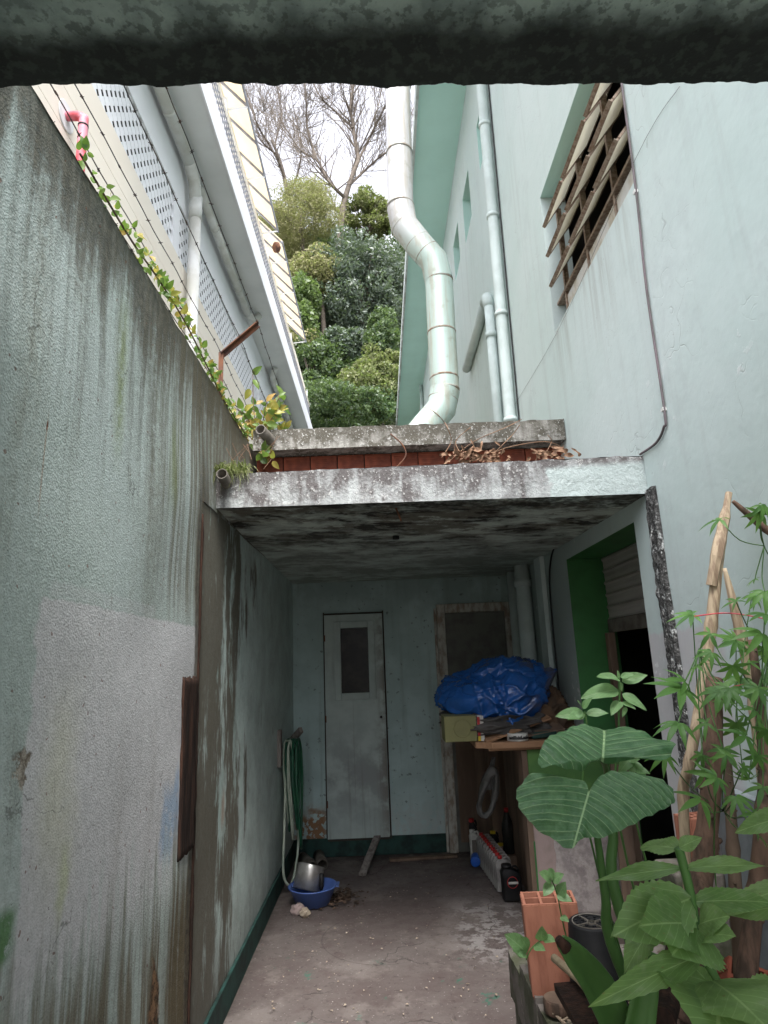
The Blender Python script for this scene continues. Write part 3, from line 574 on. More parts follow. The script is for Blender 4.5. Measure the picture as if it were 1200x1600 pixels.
# subdivide the near part so the plaster undulates
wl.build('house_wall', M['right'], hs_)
def reveal(h, t, mats, nm, far=True):
    ya, yb, za, zb = h
    for q, mt in (([(BX, yb, za), (BX+t, yb, za), (BX+t, yb, zb), (BX, yb, zb)], mats[0]), ([(BX, ya, za), (BX+t, ya, za), (BX+t, ya, zb), (BX, ya, zb)], mats[1]), ([(BX, ya, zb), (BX+t, ya, zb), (BX+t, yb, zb), (BX, yb, zb)], mats[2]), ([(BX, ya, za), (BX+t, ya, za), (BX+t, yb, za), (BX, yb, za)], mats[3])):
        MB().add(q, [(0, 1, 2, 3)]).build(nm, mt, hs_)
reveal(DOOR, .30, (M['green'], M['green'], M['green'], M['mossy']), 'door_jamb')
reveal(WIN, .19, (M['right'], M['right'], M['soffit'], M['right']), 'window_jamb')
for s_ in slits:
    reveal(s_, .15, (M['soffit'], M['soffit'], M['soffit'], M['right']), 'window_jamb')
    w_ = MB().box(BX+.14, BX+.17, s_[0], s_[1], s_[2], s_[3]).build('window', M['brown'], hs_)
    MB().box(BX+.13, BX+.139, s_[0]+.04, s_[1]-.04, s_[2]+.04, s_[3]-.04).build('pane', M['dglass'], w_)
MB().box(.74, 9, 3.4, 20.2, 8.75, 8.90).build('eave_slab', M['soffit'], hs_)
MB().box(.70, .738, 3.4, 20.2, 8.72, 8.93).build('eave_edge', M['eave_edge'], hs_)
MB().box(BX, 9, -2, 20, 8.905, 9.6).build('roof', M['eave_edge'], hs_)
MB().box(8.9, 9, -2, 20, 0, 8.74).box(BX, 8.9, 19.9, 20, 0, 8.74).box(BX+.01, 8.9, -2, -1.9, 0, 8.74).build('far_walls', M['right'], hs_)
# rooms behind the openings
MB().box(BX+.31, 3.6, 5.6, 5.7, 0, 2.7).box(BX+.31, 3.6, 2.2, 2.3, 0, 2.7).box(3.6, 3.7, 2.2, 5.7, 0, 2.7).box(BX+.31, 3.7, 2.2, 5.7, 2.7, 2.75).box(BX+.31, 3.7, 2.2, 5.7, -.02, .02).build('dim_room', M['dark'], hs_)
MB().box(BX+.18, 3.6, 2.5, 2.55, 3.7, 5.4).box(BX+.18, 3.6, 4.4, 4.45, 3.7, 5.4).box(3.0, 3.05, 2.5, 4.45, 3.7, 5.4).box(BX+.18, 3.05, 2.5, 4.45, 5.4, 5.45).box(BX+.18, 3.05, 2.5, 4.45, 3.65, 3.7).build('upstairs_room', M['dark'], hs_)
# flaking joint strip where the carport meets the house
def pl(u, v):
    z = .05+2.42*v; w = .062+.02*noise.noise(Vector((z*3, 1, 0))); y = 3.0+.03*noise.noise(Vector((z*1.5, 5, 0)))+(u-.5)*2*w
    return Vector((BX-.002-(0 if u in (0, 1) else .012+.016*abs(noise.noise(Vector((y*40, z*16, 0))))), y, z))
MB().grid(pl, 10, 170).build('flaking_joint', M['peel'], hs_)
# louvre window: columns of tilted blades
lv = thing('louvre_window', 'rusty brown louvre window with tilted frosted panes on aqua house', 'window', (BX+.1, 3.4, 3.95))
ncol, nrow = 3, 3; FX = BX+.05; ce = [2.70, 3.07, 3.55, 4.03]
fm = MB()
for c in range(ncol+1): fm.box(FX, FX+.035, ce[c]-.012+.013*(c == 0), ce[c]+.012, WIN[2], 4.86)
fm.build('mullions', M['brown'], lv)
MB().box(FX-.01, FX+.045, WIN[0], WIN[1], 4.185, 4.205).box(FX+.09, FX+.13, WIN[0], WIN[1], 5.06, 5.098).build('transom', M['brown'], lv)
for c in range(ncol):
    ya, yb = ce[c]+.014, ce[c+1]-.014
    MB().grid(lambda u, v: Vector((FX+.01+.004*math.sin(u*160), ya+(yb-ya)*u, WIN[2]+.003+.18*v)), 160, 1).build('ribbed_pane', M['ribbed'], lv)
    for r in range(nrow):
        zt = 4.22+r*.24; th = math.radians(36+random.uniform(-2, 2)); hh = .156
        Mx = Matrix.Translation((BX-.052+hh*math.sin(th), 0, zt+hh*math.cos(th))) @ Matrix.Rotation(th, 4, 'Y')
        b = MB().box(-.008, .006, ya, yb, -hh, -hh+.016, Mx).box(-.018, -.008, ya, yb, -hh, -hh+.004, Mx).box(-.008, .006, ya, yb, hh-.018, hh, Mx).box(-.008, .006, ya, ya+.014, -hh+.022, hh-.018, Mx).box(-.008, .006, yb-.014, yb, -hh+.022, hh-.018, Mx)
        bo = b.build('louvre', M['brown'], lv)
        MB().box(-.002, .002, ya+.01, yb-.01, -hh+.01, hh-.01, Mx).build('pane', M['frost'], bo)
# roller shutter and timber post in the doorway
sh = thing('roller_shutter', 'half-raised grey roller shutter in the green doorway', 'shutter', (BX+.25, 3.9, 1.9))
for i in range(9):
    z = 1.93+i*.083*1.0
    def sl_(u, v, z=z):
        return Vector((BX+.24+.014*math.sin(v*math.pi)+.004*math.sin(v*9), 3.27+1.21*u, z+.082*v))
    MB().grid(sl_, 1, 6).build('slat', M['shutter'], sh, solid=.003)
MB().box(BX+.232, BX+.262, 3.27, 4.48, 1.84, 1.928).build('bottom_rail', M['pipegrey'], sh, bevel=.004)
solo(MB().box(BX+.20, BX+.25, 4.41, 4.47, 0, 1.838), 'timber_post', M['board'], 'brown timber post standing inside green doorway edge', 'post', bevel=.004)
# ---- overhead slab near the camera
oh = thing('overhead_slab', 'dark mouldy green concrete slab crossing overhead at the top', 'slab', (0, .3, 2.85))
def ov(u, v):
    x = -2.2+4.6*u; ye = 1.072+.028*(x); y = -1.0+(ye+1.0)*v
    z = 2.85+noise.noise(Vector((x*6, y*6, 0)))*.006
    if v > .995:
        y += noise.noise(Vector((x*9, 0, 0)))*.008+noise.noise(Vector((x*31, 0, 4)))*.004*(1+noise.noise(Vector((x*3, 8, 0))))+noise.noise(Vector((x*120, 0, 4)))*.002
    return Vector((x, y, z))
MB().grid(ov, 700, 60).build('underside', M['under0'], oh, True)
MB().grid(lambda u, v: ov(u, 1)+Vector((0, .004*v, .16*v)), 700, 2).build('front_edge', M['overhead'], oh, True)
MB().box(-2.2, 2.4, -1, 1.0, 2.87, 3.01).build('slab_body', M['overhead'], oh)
# ---- low green and plaster wall beside the doorway
lo = thing('low_partition', 'low partition, green above bare plaster, under the junk shelf', 'wall', (1.2, 4.5, 0))
MB().box(.935, BX+.29, 4.485, 4.60, .80, 1.10).build('green_band', M['green2'], lo, bevel=.004)
MB().box(.935, BX+.29, 4.49, 4.60, 0, .798).build('plaster_base', M['pinkplaster'], lo)
MB().grid(lambda u, v: Vector((1.06+.42*u, 4.478+.006*noise.noise(Vector((u*7, v*9, 0)))+(.014 if u in (0, 1) or v in (0, 1) else 0), .10+.58*v)), 20, 24).build('white_render', M['whiteplaster'], lo, True)
MB().box(.895, .933, 4.47, 4.62, 0, 1.10).build('end_board', M['board'], lo, bevel=.003)
MB().box(.925, .934, 4.46, 4.469, .03, .55).build('green_edge', M['green'], lo)
# ---- neighbour building on the left
NX = -2.2
nb = thing('neighbour_building', 'cream and white neighbour building with lattice and balcony, left', 'building', (-4, 9, 0))
z = 3.0; k_ = 0
for zz in (3.0, 3.9, 4.6, 5.05, 5.3, 5.62, 5.95): 
    z1 = {3.0: 3.9, 3.9: 4.6, 4.6: 5.05, 5.05: 5.3, 5.3: 5.62, 5.62: 5.95, 5.95: 6.40}[zz]
    MB().box(NX-.05, NX, 3.2, 17, zz+.006, z1).build('siding_panel', M['cream'], nb)
MB().box(NX-.06, NX-.052, 3.2, 17, 3, 6.4).build('siding_back', M['rail'], nb)
MB().box(NX-.2, NX-.06, 3.2, 17, 0, 6.4).build('lower_wall', M['cream'], nb)
MB().box(NX-.12, NX-.01, 3.2, 17, 7.12, 7.78).build('white_band', M['nwhite'], nb)
cols = [(3.2, 3.35), (6.42, 6.62), (17-.3, 17), (11.6, 11.7)]
for a, b in cols: MB().box(NX-.12, NX-.012, a, b, 6.4, 7.118).build('pillar', M['nwhite'], nb)
for a, b in ((3.36, 6.41), (6.63, 11.59), (11.71, 16.69)):
    lt = MB(); h = 7.115-6.405; s = .165; y = a-h
    while y < b:
        for sg in (1, -1):
            p0, p1 = (y, 6.405), (y+h, 7.115)
            # clip to panel
            t0 = max(0, (a-p0[0])/h); t1 = min(1, (b-p0[0])/h)
            if t1 > t0:
                A = Vector((NX-.03-(.0035 if sg > 0 else 0), p0[0]+h*t0, 6.405+h*t0)); B_ = Vector((A.x, p0[0]+h*t1, 6.405+h*t1))
                if sg < 0: A.y, B_.y = a+b-A.y, a+b-B_.y
                lt.bar(A, B_, .003, .068, (0, -sg, 1))
        y += s
    lt.build('lattice', M['nwhite'], nb, kind='stuff')
MB().box(NX-.2, NX-.15, 3.2, 17, 6.3, 7.7).build('void_wall', M['void'], nb)  # near-black sheet whose colour stands in for the shade behind the lattice
MB().box(-4.5, -1.72, 4.2, 17.5, 7.79, 8.16).build('balcony_slab', M['nsoffit'], nb)
MB().box(-1.718, -1.70, 4.2, 17.5, 7.76, 8.17).build('balcony_edge', M['nwhite'], nb)
MB().box(-4.4, -3.2, 3.4, 17, 8.17, 10.8).build('upper_wall', M['nwhite'], nb)
MB().box(-6.5, NX-.51, 3.4, 17, 0, 7.78).build('house_body', M['nwhite'], nb)
rl = MB()
for i in range(133): rl.box(-1.845, -1.835, 4.25+i*.1, 4.262+i*.1, 8.18, 9.0)
for i in range(9): rl.box(-1.846, -1.834, 4.25, 17.4, 8.2+i*.095, 8.212+i*.095)
rl.build('railing_mesh', M['rail'], nb, kind='stuff')
MB().box(-1.86, -1.82, 4.25, 17.4, 9.0, 9.04).build('handrail', M['cream'], nb)
MB().box(-2.02, -1.94, 4.25, 17.4, 9.42, 9.60).build('awning_beam', M['cream'], nb)
for y in (4.3, 7.4, 10.75, 14.0, 17.3): MB().box(-1.93, -1.88, y, y+.06, 8.17, 9.5).build('balcony_post', M['nwhite'], nb)
def awning(y0, y1, dz, dx, label, n):
    t = thing('balcony_awning', label, 'awning', (-1.8, y0, 9.6), 'awnings over the neighbour balcony')
    a = Vector((-2.10, 0, 10.15+dz)); b = Vector((-1.64+dx, 0, 9.62+dz))
    sag = .004
    def fn(u, v):
        p = a.lerp(b, v); return Vector((p.x, y0+(y1-y0)*u, p.z+sag*math.sin(u*40)))
    MB().grid(fn, 60, 4).build('canopy_sheet', M['awn'], t, solid=.006)
    for i in range(n+1):
        y = y0+.05+(y1-y0-.1)*i/n
        MB().bar((a.x, y, a.z-.03), (b.x, y, b.z-.03), .03, .03, (0, 0, 1)).build('rafter', M['rail'], t)
        if i % 2: MB().bar((-1.93, y, 9.55+dz), (b.x, y, b.z-.035), .02, .02).build('strut', M['nwhite'], t)
    MB().bar((b.x, y0, b.z-.02), (b.x, y1, b.z-.02), .03, .03).build('front_rail', M['rail'], t)
awning(4.2, 10.45, 0, 0, 'long nearer cream awning above the lattice balcony', 9)
awning(10.8, 14.75, .05, .02, 'farther cream awning with a pointed end near the trees', 7)
solo(MB().lathe([(.0, 9.30), (.06, 9.32), (.085, 9.4), (.06, 9.48), (0, 9.5)], 12, Matrix.Translation((-1.70, 10.62, 0))), 'hanging_lamp', M['rust'], 'small brown round lamp hanging between the two awnings', 'lamp', smooth=True)
# ------------------------------------------------------------ pipes, wires
def smooth_path(pts, n=6):
    pts = [Vector(p) for p in pts]; out = []
    for i in range(len(pts)-1):
        p0 = pts[max(i-1, 0)]; p1 = pts[i]; p2 = pts[i+1]; p3 = pts[min(i+2, len(pts)-1)]
        for j in range(n):
            t = j/n; out.append(.5*((2*p1)+(p2-p0)*t+(2*p0-5*p1+4*p2-p3)*t*t+(3*p1-p0-3*p2+p3)*t**3))
    return out+[pts[-1]]
fy = 6.2
fl = thing('metal_flue', 'big pale sheet-metal flue with an elbow running up past eaves', 'flue pipe', (.8, fy, 3.3))
path = [ay(612, -200, fy), ay(620, 60, fy), ay(623, 200, fy), ay(626, 325, fy), ay(631, 352, fy), ay(655, 383, fy), ay(678, 408, fy), ay(686, 440, fy), ay(690, 520, fy), ay(695, 610, fy), ay(690, 638, fy), ay(665, 668, fy), ay(640, 700, fy-.2)]
R0 = .148
MB().tube(path[:4], R0*.98, 28, False).build('upper_pipe', M['galv'], fl, True)
e1 = [path[3], path[4], path[5], path[6], path[7]]
def bands(p, r=R0*1.02, w=.012, name='band', par=None, mt=None):
    for a, d in p:
        d = d.normalized(); MB().tube([a-d*w, a-d*w*.5, a+d*w*.5, a+d*w], [r, r*1.025, r*1.025, r], 28).build(name, mt or M['band'], par or fl, True)
# lobster-back elbow from mitred segments
el1 = MB().tube([path[3], path[4], path[5], path[6], path[7]], R0*1.04, 28, False).build('elbow', M['galv'], fl)
el1.data.polygons.foreach_set('use_smooth', [True]*len(el1.data.polygons))
MB().tube(path[7:10], R0*1.02, 28, False).build('lower_pipe', M['galv'], fl, True)
MB().tube(path[9:], R0*1.05, 28, False).build('bottom_elbow', M['galv'], fl, True)
dn = path[3]-path[2]; dl = path[9]-path[7]
bands([(path[1].lerp(path[2], .55), dn), (path[2].lerp(path[3], .32), dn), (path[3]+dn.normalized()*-.02, dn)])
bands([(path[4].lerp(path[5], t), path[5]-path[4]) for t in (0, .9)], w=.006)
bands([(path[5].lerp(path[6], .5), path[6]-path[5]), (path[7], dl)], w=.006)
bands([(path[7].lerp(path[8], .0), dl), (path[8], dl), (path[8].lerp(path[9], .8), dl), (path[9], dl)])
bands([(path[10].lerp(path[9], .5), path[10]-path[9]), (path[11].lerp(path[10], .5), path[11]-path[10])], w=.006)
def clips(path, r, par, mt, n):
    for i in range(n):
        t = (i+.5)/n; k = t*(len(path)-1); j = int(k); p = path[j].lerp(path[min(j+1, len(path)-1)], k-j); d = (path[min(j+1, len(path)-1)]-path[j]).normalized()
        MB().tube([p-d*.02, p+d*.02], r*1.25, 14).build('coupling', mt, par, True)
# rain pipe on the aqua house
rp = thing('rain_pipe', 'tall aqua-white rain pipe running up the house wall', 'pipe', (BX-.06, 5.55, 3.3))
pp = [Vector((BX-.065, 5.58, 3.3)), Vector((BX-.065, 5.55, 6)), Vector((BX-.065, 5.53, 8.7))]
MB().tube(pp, .052, 18, False).build('pipe', M['pvcaqua'], rp, True); clips(pp, .05, rp, M['pvcaqua'], 5)
solo(MB().tube([(BX-.012, 5.46, 3.3), (BX-.012, 5.43, 8.7)], .008, 8), 'black_cable', M['black'], 'thin black cable tight beside the tall aqua rain pipe', 'cable')
hp = thing('elbow_pipe', 'aqua pipe with an elbow running along house wall then down', 'pipe', (BX-.06, 6.2, 3.3))
q = [Vector((BX-.055, 7.95, 5.50)), Vector((BX-.055, 6.35, 5.52)), Vector((BX-.055, 6.2, 5.49)), Vector((BX-.055, 6.15, 5.35)), Vector((BX-.055, 6.17, 3.3))]
MB().tube([q[0], q[1]], .055, 16).build('level_pipe', M['pvcaqua'], hp, True); MB().tube(q[1:4], .06, 16).build('elbow', M['pvcaqua'], hp, True); MB().tube(q[3:], .05, 16).build('down_pipe', M['pvcaqua'], hp, True)
MB().tube([q[3]-Vector((0, 0, .3)), q[3]-Vector((0, 0, .36))], .06, 16).build('coupling', M['pvcaqua'], hp, True)
solo(MB().tube([(BX-.05, 15.5, 3.3), (BX-.05, 15.5, 8.7)], .05, 12), 'rain_pipe', M['pvcaqua'], 'farthest thin rain pipe low behind the flue on the aqua house', 'pipe', smooth=True)
# grey cable with clips
cb = thing('wall_cable', 'grey cable dropping from louvre window down the house wall', 'cable', (BX, 2.7, 2.7))
cp = smooth_path([ax(966, 90, BX-.01), ax(972, 135, BX-.01), ax(994, 300, BX-.01), ax(1010, 450, BX-.01), ax(1038, 640, BX-.01), ax(1037, 668, BX-.01), ax(1025, 692, BX-.01), ax(1000, 710, BX-.01)])
MB().tube(cp, .006, 8).build('cable', M['cable'], cb, True)
for px, py in ((994, 300), (1038, 640)): 
    p = ax(px, py, BX-.006); MB().box(p.x-.012, p.x+.005, p.y-.012, p.y+.012, p.z-.008, p.z+.008).build('clip', M['pvc'], cb)
# thin slack wire across the house wall
solo(MB().tube(smooth_path([ax(790, 655, BX-.006), ax(870, 520, BX-.006), ax(992, 250, BX-.006), ax(1062, 135, BX-.006)]), .0011, 5), 'thin_wire', M['cable'], 'hair-thin grey wire slanting across the aqua house wall', 'wire')
# dark cable under carport ceiling
solo(MB().tube(smooth_path([(BX-.012, 4.7, 2.5), (BX-.015, 4.85, 2.42), (BX-.012, 4.98, 2.2), (BX-.012, 5.0, 1.6), (BX-.012, 4.98, 1.25)]), .007, 6), 'hanging_cable', M['black'], 'dark cable hanging down beside the green doorway under the ceiling', 'cable', smooth=True)
# carport pipes
cpi = thing('carport_pipe', 'thick aqua downpipe in the far right carport corner', 'pipe', (BX-.08, 5.6, 0))
MB().tube([(BX-.075, 5.62, 1.2), (BX-.075, 5.62, 2.5)], .066, 18).build('pipe', M['pvcaqua'], cpi, True)
MB().tube([(BX-.075, 5.62, 2.3), (BX-.075, 5.62, 2.36)], .074, 18).build('coupling', M['pvcaqua'], cpi, True)
solo(MB().tube([(BX-.06, 6.12, 0), (BX-.06, 6.12, 2.5)], .05, 16), 'carport_pipe', M['pvcaqua'], 'thinner grey downpipe behind the thick one, near right door frame', 'pipe', smooth=True)
solo(MB().box(BX-.04, BX-.002, 5.1, 5.3, 0, 2.49), 'wall_batten', M['pvcaqua'], 'flat grey batten strip on the wall beside the hanging cable', 'batten', bevel=.004)
# neighbour pipes
npz = 7.66
n1 = thing('eave_pipe', 'near cream pipe slung under the neighbour balcony soffit', 'pipe', (NX, 5.5, npz), 'pipes under the neighbour balcony')
p = [Vector((NX+.10, 3.6, npz)), Vector((NX+.10, 6.55, npz)), Vector((NX+.10, 6.78, npz-.08)), Vector((NX+.10, 6.86, npz-.3))]
MB().tube(p[:2], .07, 16).build('level_pipe', M['pvc'], n1, True); MB().tube(p[1:], .074, 16).build('elbow', M['pvc'], n1, True)
clips([p[0], p[1]], .062, n1, M['pvc'], 2)
n2 = thing('eave_pipe', 'middle white pipe under the neighbour soffit ending in small elbow', 'pipe', (NX, 8, npz), 'pipes under the neighbour balcony')
p = [Vector((NX+.10, 7.0, npz)), Vector((NX+.10, 10.0, npz)), Vector((NX+.17, 10.2, npz)), Vector((NX+.27, 10.22, npz+.1))]
MB().tube(p[:2], .06, 16).build('level_pipe', M['pvc'], n2, True); MB().tube(p[1:], .064, 16).build('elbow', M['pvc'], n2, True); clips([p[0], p[1]], .055, n2, M['pvc'], 2)
n3 = thing('down_pipe', 'white vertical downpipe between the two lattice panels', 'pipe', (NX+.1, 6.8, 3))
MB().tube([(NX+.10, 6.86, 7.4), (NX+.10, 6.84, 3.0)], .072, 16).build('pipe', M['pvc'], n3, True); MB().tube([(NX+.10, 6.86, 7.42), (NX+.10, 6.86, 7.1)], .08, 16).build('coupling', M['pvc'], n3, True)
n4 = thing('eave_pipe', 'farthest white pipe under the neighbour soffit, above the shrub', 'pipe', (NX, 13, npz), 'pipes under the neighbour balcony')
p = [Vector((NX+.20, 12.3, npz+.1)), Vector((NX+.12, 12.45, npz)), Vector((NX+.10, 12.6, npz)), Vector((NX+.10, 16.6, npz))]
MB().tube(p, .06, 14).build('level_pipe', M['pvc'], n4, True); clips(p[2:], .055, n4, M['pvc'], 3)
# red pipe
rd = thing('red_pipe', 'sun-bleached red elbow pipe coming out of the cream siding', 'pipe', (NX+.1, 4.1, 5.6))
b0 = ax(103, 182, NX); b1 = b0+Vector((.30, 0, .0)); 
MB().tube(smooth_path([b0, b0+Vector((.09, 0, 0)), b0+Vector((.125, 0, -.025)), b0+Vector((.135, 0, -.08)), b0+Vector((.135, 0, -.75))], 5), .034, 16).build('pipe', M['pink'], rd, True)
MB().tube([b0+Vector((.1345, 0, -.085)), b0+Vector((.135, 0, -.098))], .037, 16).build('joint', M['black'], rd, True)
MB().lathe([(0, .004), (.11, .004), (.115, 0)], 20, Matrix.Translation(b0+Vector((.003, 0, 0))) @ Matrix.Rotation(math.pi/2, 4, 'Y')).build('mortar_collar', M['nsoffit'], rd)
# barbed wire post and five strands
PY = 3.525
po = thing('wire_post', 'rusty bent angle-iron post holding barbed wire over the wall', 'post', (WX-.03, PY, 3.2))
MB().bar((WX-.03, PY, 3.15), (WX-.03, PY, 3.552), .028, .006, (0, 1, 0)).bar((WX-.042, PY+.012, 3.15), (WX-.042, PY+.012, 3.55), .006, .028, (0, 1, 0)).build('upright', M['rust'], po)
MB().bar((WX-.03, PY, 3.545), (WX+.19, PY, 3.745), .006, .030, (0, 1, 0)).bar((WX-.03, PY+.015, 3.53), (WX+.19, PY+.015, 3.73), .028, .006, (0, 1, 0)).build('arm', M['rust'], po)
wires = [(-.03, 3.30, 'lowest barbed wire strand, skimming the wall top ivy'), (-.03, 3.40, 'second lowest barbed wire strand, crossing the red pipe elbow'), (-.03, 3.545, 'middle barbed wire strand, tied where the rusty post bends'),
         (.08, 3.64, 'second highest barbed wire strand, tied halfway along rusty arm'), (.185, 3.735, 'highest barbed wire strand, tied to the rusty arm tip')]
for i, (dx, z, lab) in enumerate(wires):
    w = thing('barbed_wire', lab, 'barbed wire', (WX+dx, PY, z), 'barbed wire strands along the left wall')
    pts = []; 
    for j in range(121):
        y = -1+9*j/120; s_ = -.05*math.sin(math.pi*max(0, min(1, (y-PY)/4)))-.04*math.sin(math.pi*max(0, min(1, (PY-y)/4.5)))
        pts.append(Vector((WX+dx+.006*noise.noise(Vector((y*4, i*7, 0))), y, z+s_+.010*noise.noise(Vector((y*3, i*5, 3))))))
    MB().tube(pts, .0021, 5).build('strand', M['wire'], w)
    bb = MB()
    for j in range(6, 120, 2):
        p = pts[j]
        for k in range(2):
            d = Vector((random.uniform(-1, 1), random.uniform(-.4, .4), random.uniform(-1, 1))).normalized()*.010
            bb.tube([p-d, p+d], .0013, 4)
        bb.tube([p-Vector((0, .006, 0)), p+Vector((0, .006, 0))], .0036, 5)
    bb.build('barbs', M['wire'], w, kind='stuff')
# ------------------------------------------------------------ carport contents
# hose on brackets
hk = thing('hose_bracket', 'weathered wooden bracket pegs holding the coiled hose', 'bracket', (WX, 6.0, 1.0))
MB().box(WX, WX+.03, 5.42, 5.5, .92, 1.20).build('backplate', M['greywood'], hk, bevel=.004)
MB().bar((WX+.02, 6.0, 1.04), (WX+.14, 5.85, 1.16), .035, .05).build('peg', M['greywood'], hk, bevel=.003)
MB().bar((WX, 5.75, 1.03), (WX+.12, 5.72, 1.10), .035, .035).build('peg', M['greywood'], hk, bevel=.003)
def coil(n, mat, name, label, grp, y0, seed, drop=.62, rad=.010):
    random.seed(seed); pts = []
    for i in range(n):
        dy = random.uniform(.06, .22); dz = drop*random.uniform(.62, 1.15); cx = WX+.03+.022*(i % 5)+random.uniform(0, .03); yy = y0+random.uniform(-.05, .05)
        for k in range(24):
            a = 2*math.pi*k/24; zt = math.cos(a)
            pts.append(Vector((cx+.01*math.sin(a*2)+.03*(1-zt)*.3, yy+dy*math.sin(a)*(1.0 if zt < .5 else .8), 1.10-dz/2+dz/2*zt)))
    o = thing(name, label, 'hose', (WX+.05, y0, .4), grp)
    MB().tube(smooth_path(pts, 2), rad, 7).build('coil', mat, o, True); return o
h1 = coil(7, M['hose'], 'garden_hose', 'dark green hose hung in long loops on left wall', None, 5.68, 3, .78, .011)
MB().tube(smooth_path([(WX+.05, 5.55, .9), (WX+.045, 5.5, .45), (WX+.05, 5.42, .15), (WX+.10, 5.5, .06), (WX+.12, 5.75, .25), (WX+.10, 5.9, .6)]), .010, 8).build('tail', M['hosew'], h1, True)
coil(3, M['hosew'], 'garden_hose', 'pale striped thin hose looped over the green one', None, 5.64, 9, .8, .008)
random.seed(11)
# basin and pot
bs = thing('plastic_basin', 'round blue plastic basin on the floor by left wall', 'basin', (-.57, 5.2, .012))
T = Matrix.Translation((-.57, 5.2, .012))
MB().lathe([(0, .006), (.115, .006), (.165, .12), (.178, .124), (.182, .118), (.17, .112), (.12, 0), (0, 0)], 40, T).build('bowl', M['basin'], bs, True)
MB().box(-.40, -.375, 5.15, 5.25, .125, .135).build('handle', M['basin'], bs, bevel=.003)
pt = thing('metal_pot', 'scratched aluminium pot with black handle lying in basin', 'pot', (-.60, 5.2, .03))
T = Matrix.Translation((-.62, 5.2, .10)) @ Matrix.Rotation(math.radians(14), 4, 'Y') @ Matrix.Rotation(math.radians(-20), 4, 'X')
MB().lathe([(0, .165), (.098, .165), (.10, .16), (.10, .0), (.096, .0), (.096, .155), (0, .155)], 36, T).build('pot_body', M['alu'], pt, True, bevel=0)
MB().tube([(-.50, 5.10, .135), (-.495, 5.085, .16), (-.49, 5.07, .24)], [.014, .019, .016], 12).build('handle', M['black'], pt, True)
# clay/dark pipes on floor
def ringpipe(x, y, r, L, yaw, lab):
    T = Matrix.Translation((x, y, r)) @ Matrix.Rotation(yaw, 4, 'Z') @ Matrix.Rotation(math.pi/2, 4, 'X')
    solo(MB().lathe([(r*.82, -L/2), (r, -L/2), (r, L/2), (r*.82, L/2), (r*.82, -L/2)], 24, T), 'pipe_offcut', M['pipegrey'], lab, 'pipe', 'dark pipe offcuts in the corner', smooth=True)
ringpipe(-.60, 6.12, .048, .3, .2, 'right of the two dark pipe offcuts in left corner')
ringpipe(-.71, 6.08, .047, .3, .4, 'left of the two dark pipe offcuts, nearer the wall')
# planks
a = az_(566, 1368, .01); solo(MB().bar((a.x, a.y, .016), (-.10, YB-.03, .165), .062, .022), 'loose_plank', M['greywood'], 'grey plank leaning under the aqua door', 'plank', bevel=.003)
solo(MB().bar((0.0, 6.16, .015), (.60, 6.20, .015), .06, .022), 'floor_board', M['board'], 'brown board flat on floor along the back skirting', 'board', bevel=.003)
# fallen litter by basin
lm = MB()
for i in range(170):
    a = random.uniform(0, 6.28); r = abs(random.gauss(0, .10)); p = Vector((-.38+r*math.cos(a)*1.0, 5.27+r*math.sin(a)*1.3, .012+random.uniform(0, .035)*max(0, 1-r*6)))
    q_ = Matrix.Translation(p) @ Matrix.Rotation(random.uniform(0, 6.3), 4, 'Z') @ Matrix.Rotation(random.uniform(-.7, .7), 4, 'X')
    s = random.uniform(.012, .03); lm.add([q_ @ Vector(v) for v in ((-s, 0, 0), (0, -s*.5, .004), (s, 0, 0), (0, s*.5, .006))], [(0, 1, 2, 3)])
lm.build('leaf_litter', M['litter'], kind='stuff')
lm = MB()
for i in range(160):
    p = az_(random.uniform(400, 800), random.uniform(1330, 1600), .010)
    if p.x < WX+.03: continue
    q_ = Matrix.Translation(p) @ Matrix.Rotation(random.uniform(0, 6.3), 4, 'Z') @ Matrix.Rotation(random.uniform(-.4, .4), 4, 'X'); s = random.uniform(.003, .012)
    lm.add([q_ @ Vector(v) for v in ((-s, 0, 0), (0, -s*.6, .003), (s, 0, 0), (0, s*.6, .004))], [(0, 1, 2, 3)])
lm.build('floor_debris', M['chip'], kind='stuff')
def lump(c, r, seed, n=10):
    m = MB(); vs = []
    def f(u, v):
        a = u*2*math.pi; b = (v-.5)*math.pi; d = Vector((math.cos(a)*math.cos(b)*r[0], math.sin(a)*math.cos(b)*r[1], math.sin(b)*r[2])); return Vector(c)+d*(1+.45*noise.noise(d.normalized()*1.7+Vector((seed, 0, 0))))
    return m.grid(f, n*2, n)
solo(lump((-.66, 5.02, .035), (.06, .04, .035), 3), 'stone', M['pinkplaster'], 'grey-brown rubble stone left of blue basin', 'stone')
solo(lump((-.60, 4.97, .03), (.035, .03, .03), 8), 'stone', M['chip'], 'small pale rubble chunk in front of blue basin', 'stone')
# ---- counter with junk
ct = thing('junk_shelf', 'broken raw wood shelf carrying the tarpaulin heap', 'shelf', (.9, 4.9, 1.10))
MB().add([ (.60,4.50,1.12),(.66,4.47,1.12),(.70,4.43,1.12),(1.33,4.43,1.12),(1.33,5.6,1.12),(.62,5.6,1.12), (.60,4.50,1.16),(.66,4.47,1.16),(.70,4.43,1.16),(1.33,4.43,1.16),(1.33,5.6,1.16),(.62,5.6,1.16)],
    [(5,4,3,2,1,0),(6,7,8,9,10,11),(0,1,7,6),(1,2,8,7),(2,3,9,8),(3,4,10,9),(4,5,11,10),(5,0,6,11)]).build('shelf_board', M['shelf'], ct, bevel=.004)
MB().box(.68, 1.2, 4.45, 4.475, 1.105, 1.135).build('split_edge', M['shelf'], ct, bevel=.008)
MB().box(.90, .99, 5.98, 6.0, 0, 1.115).build('support_board', M['board'], ct)
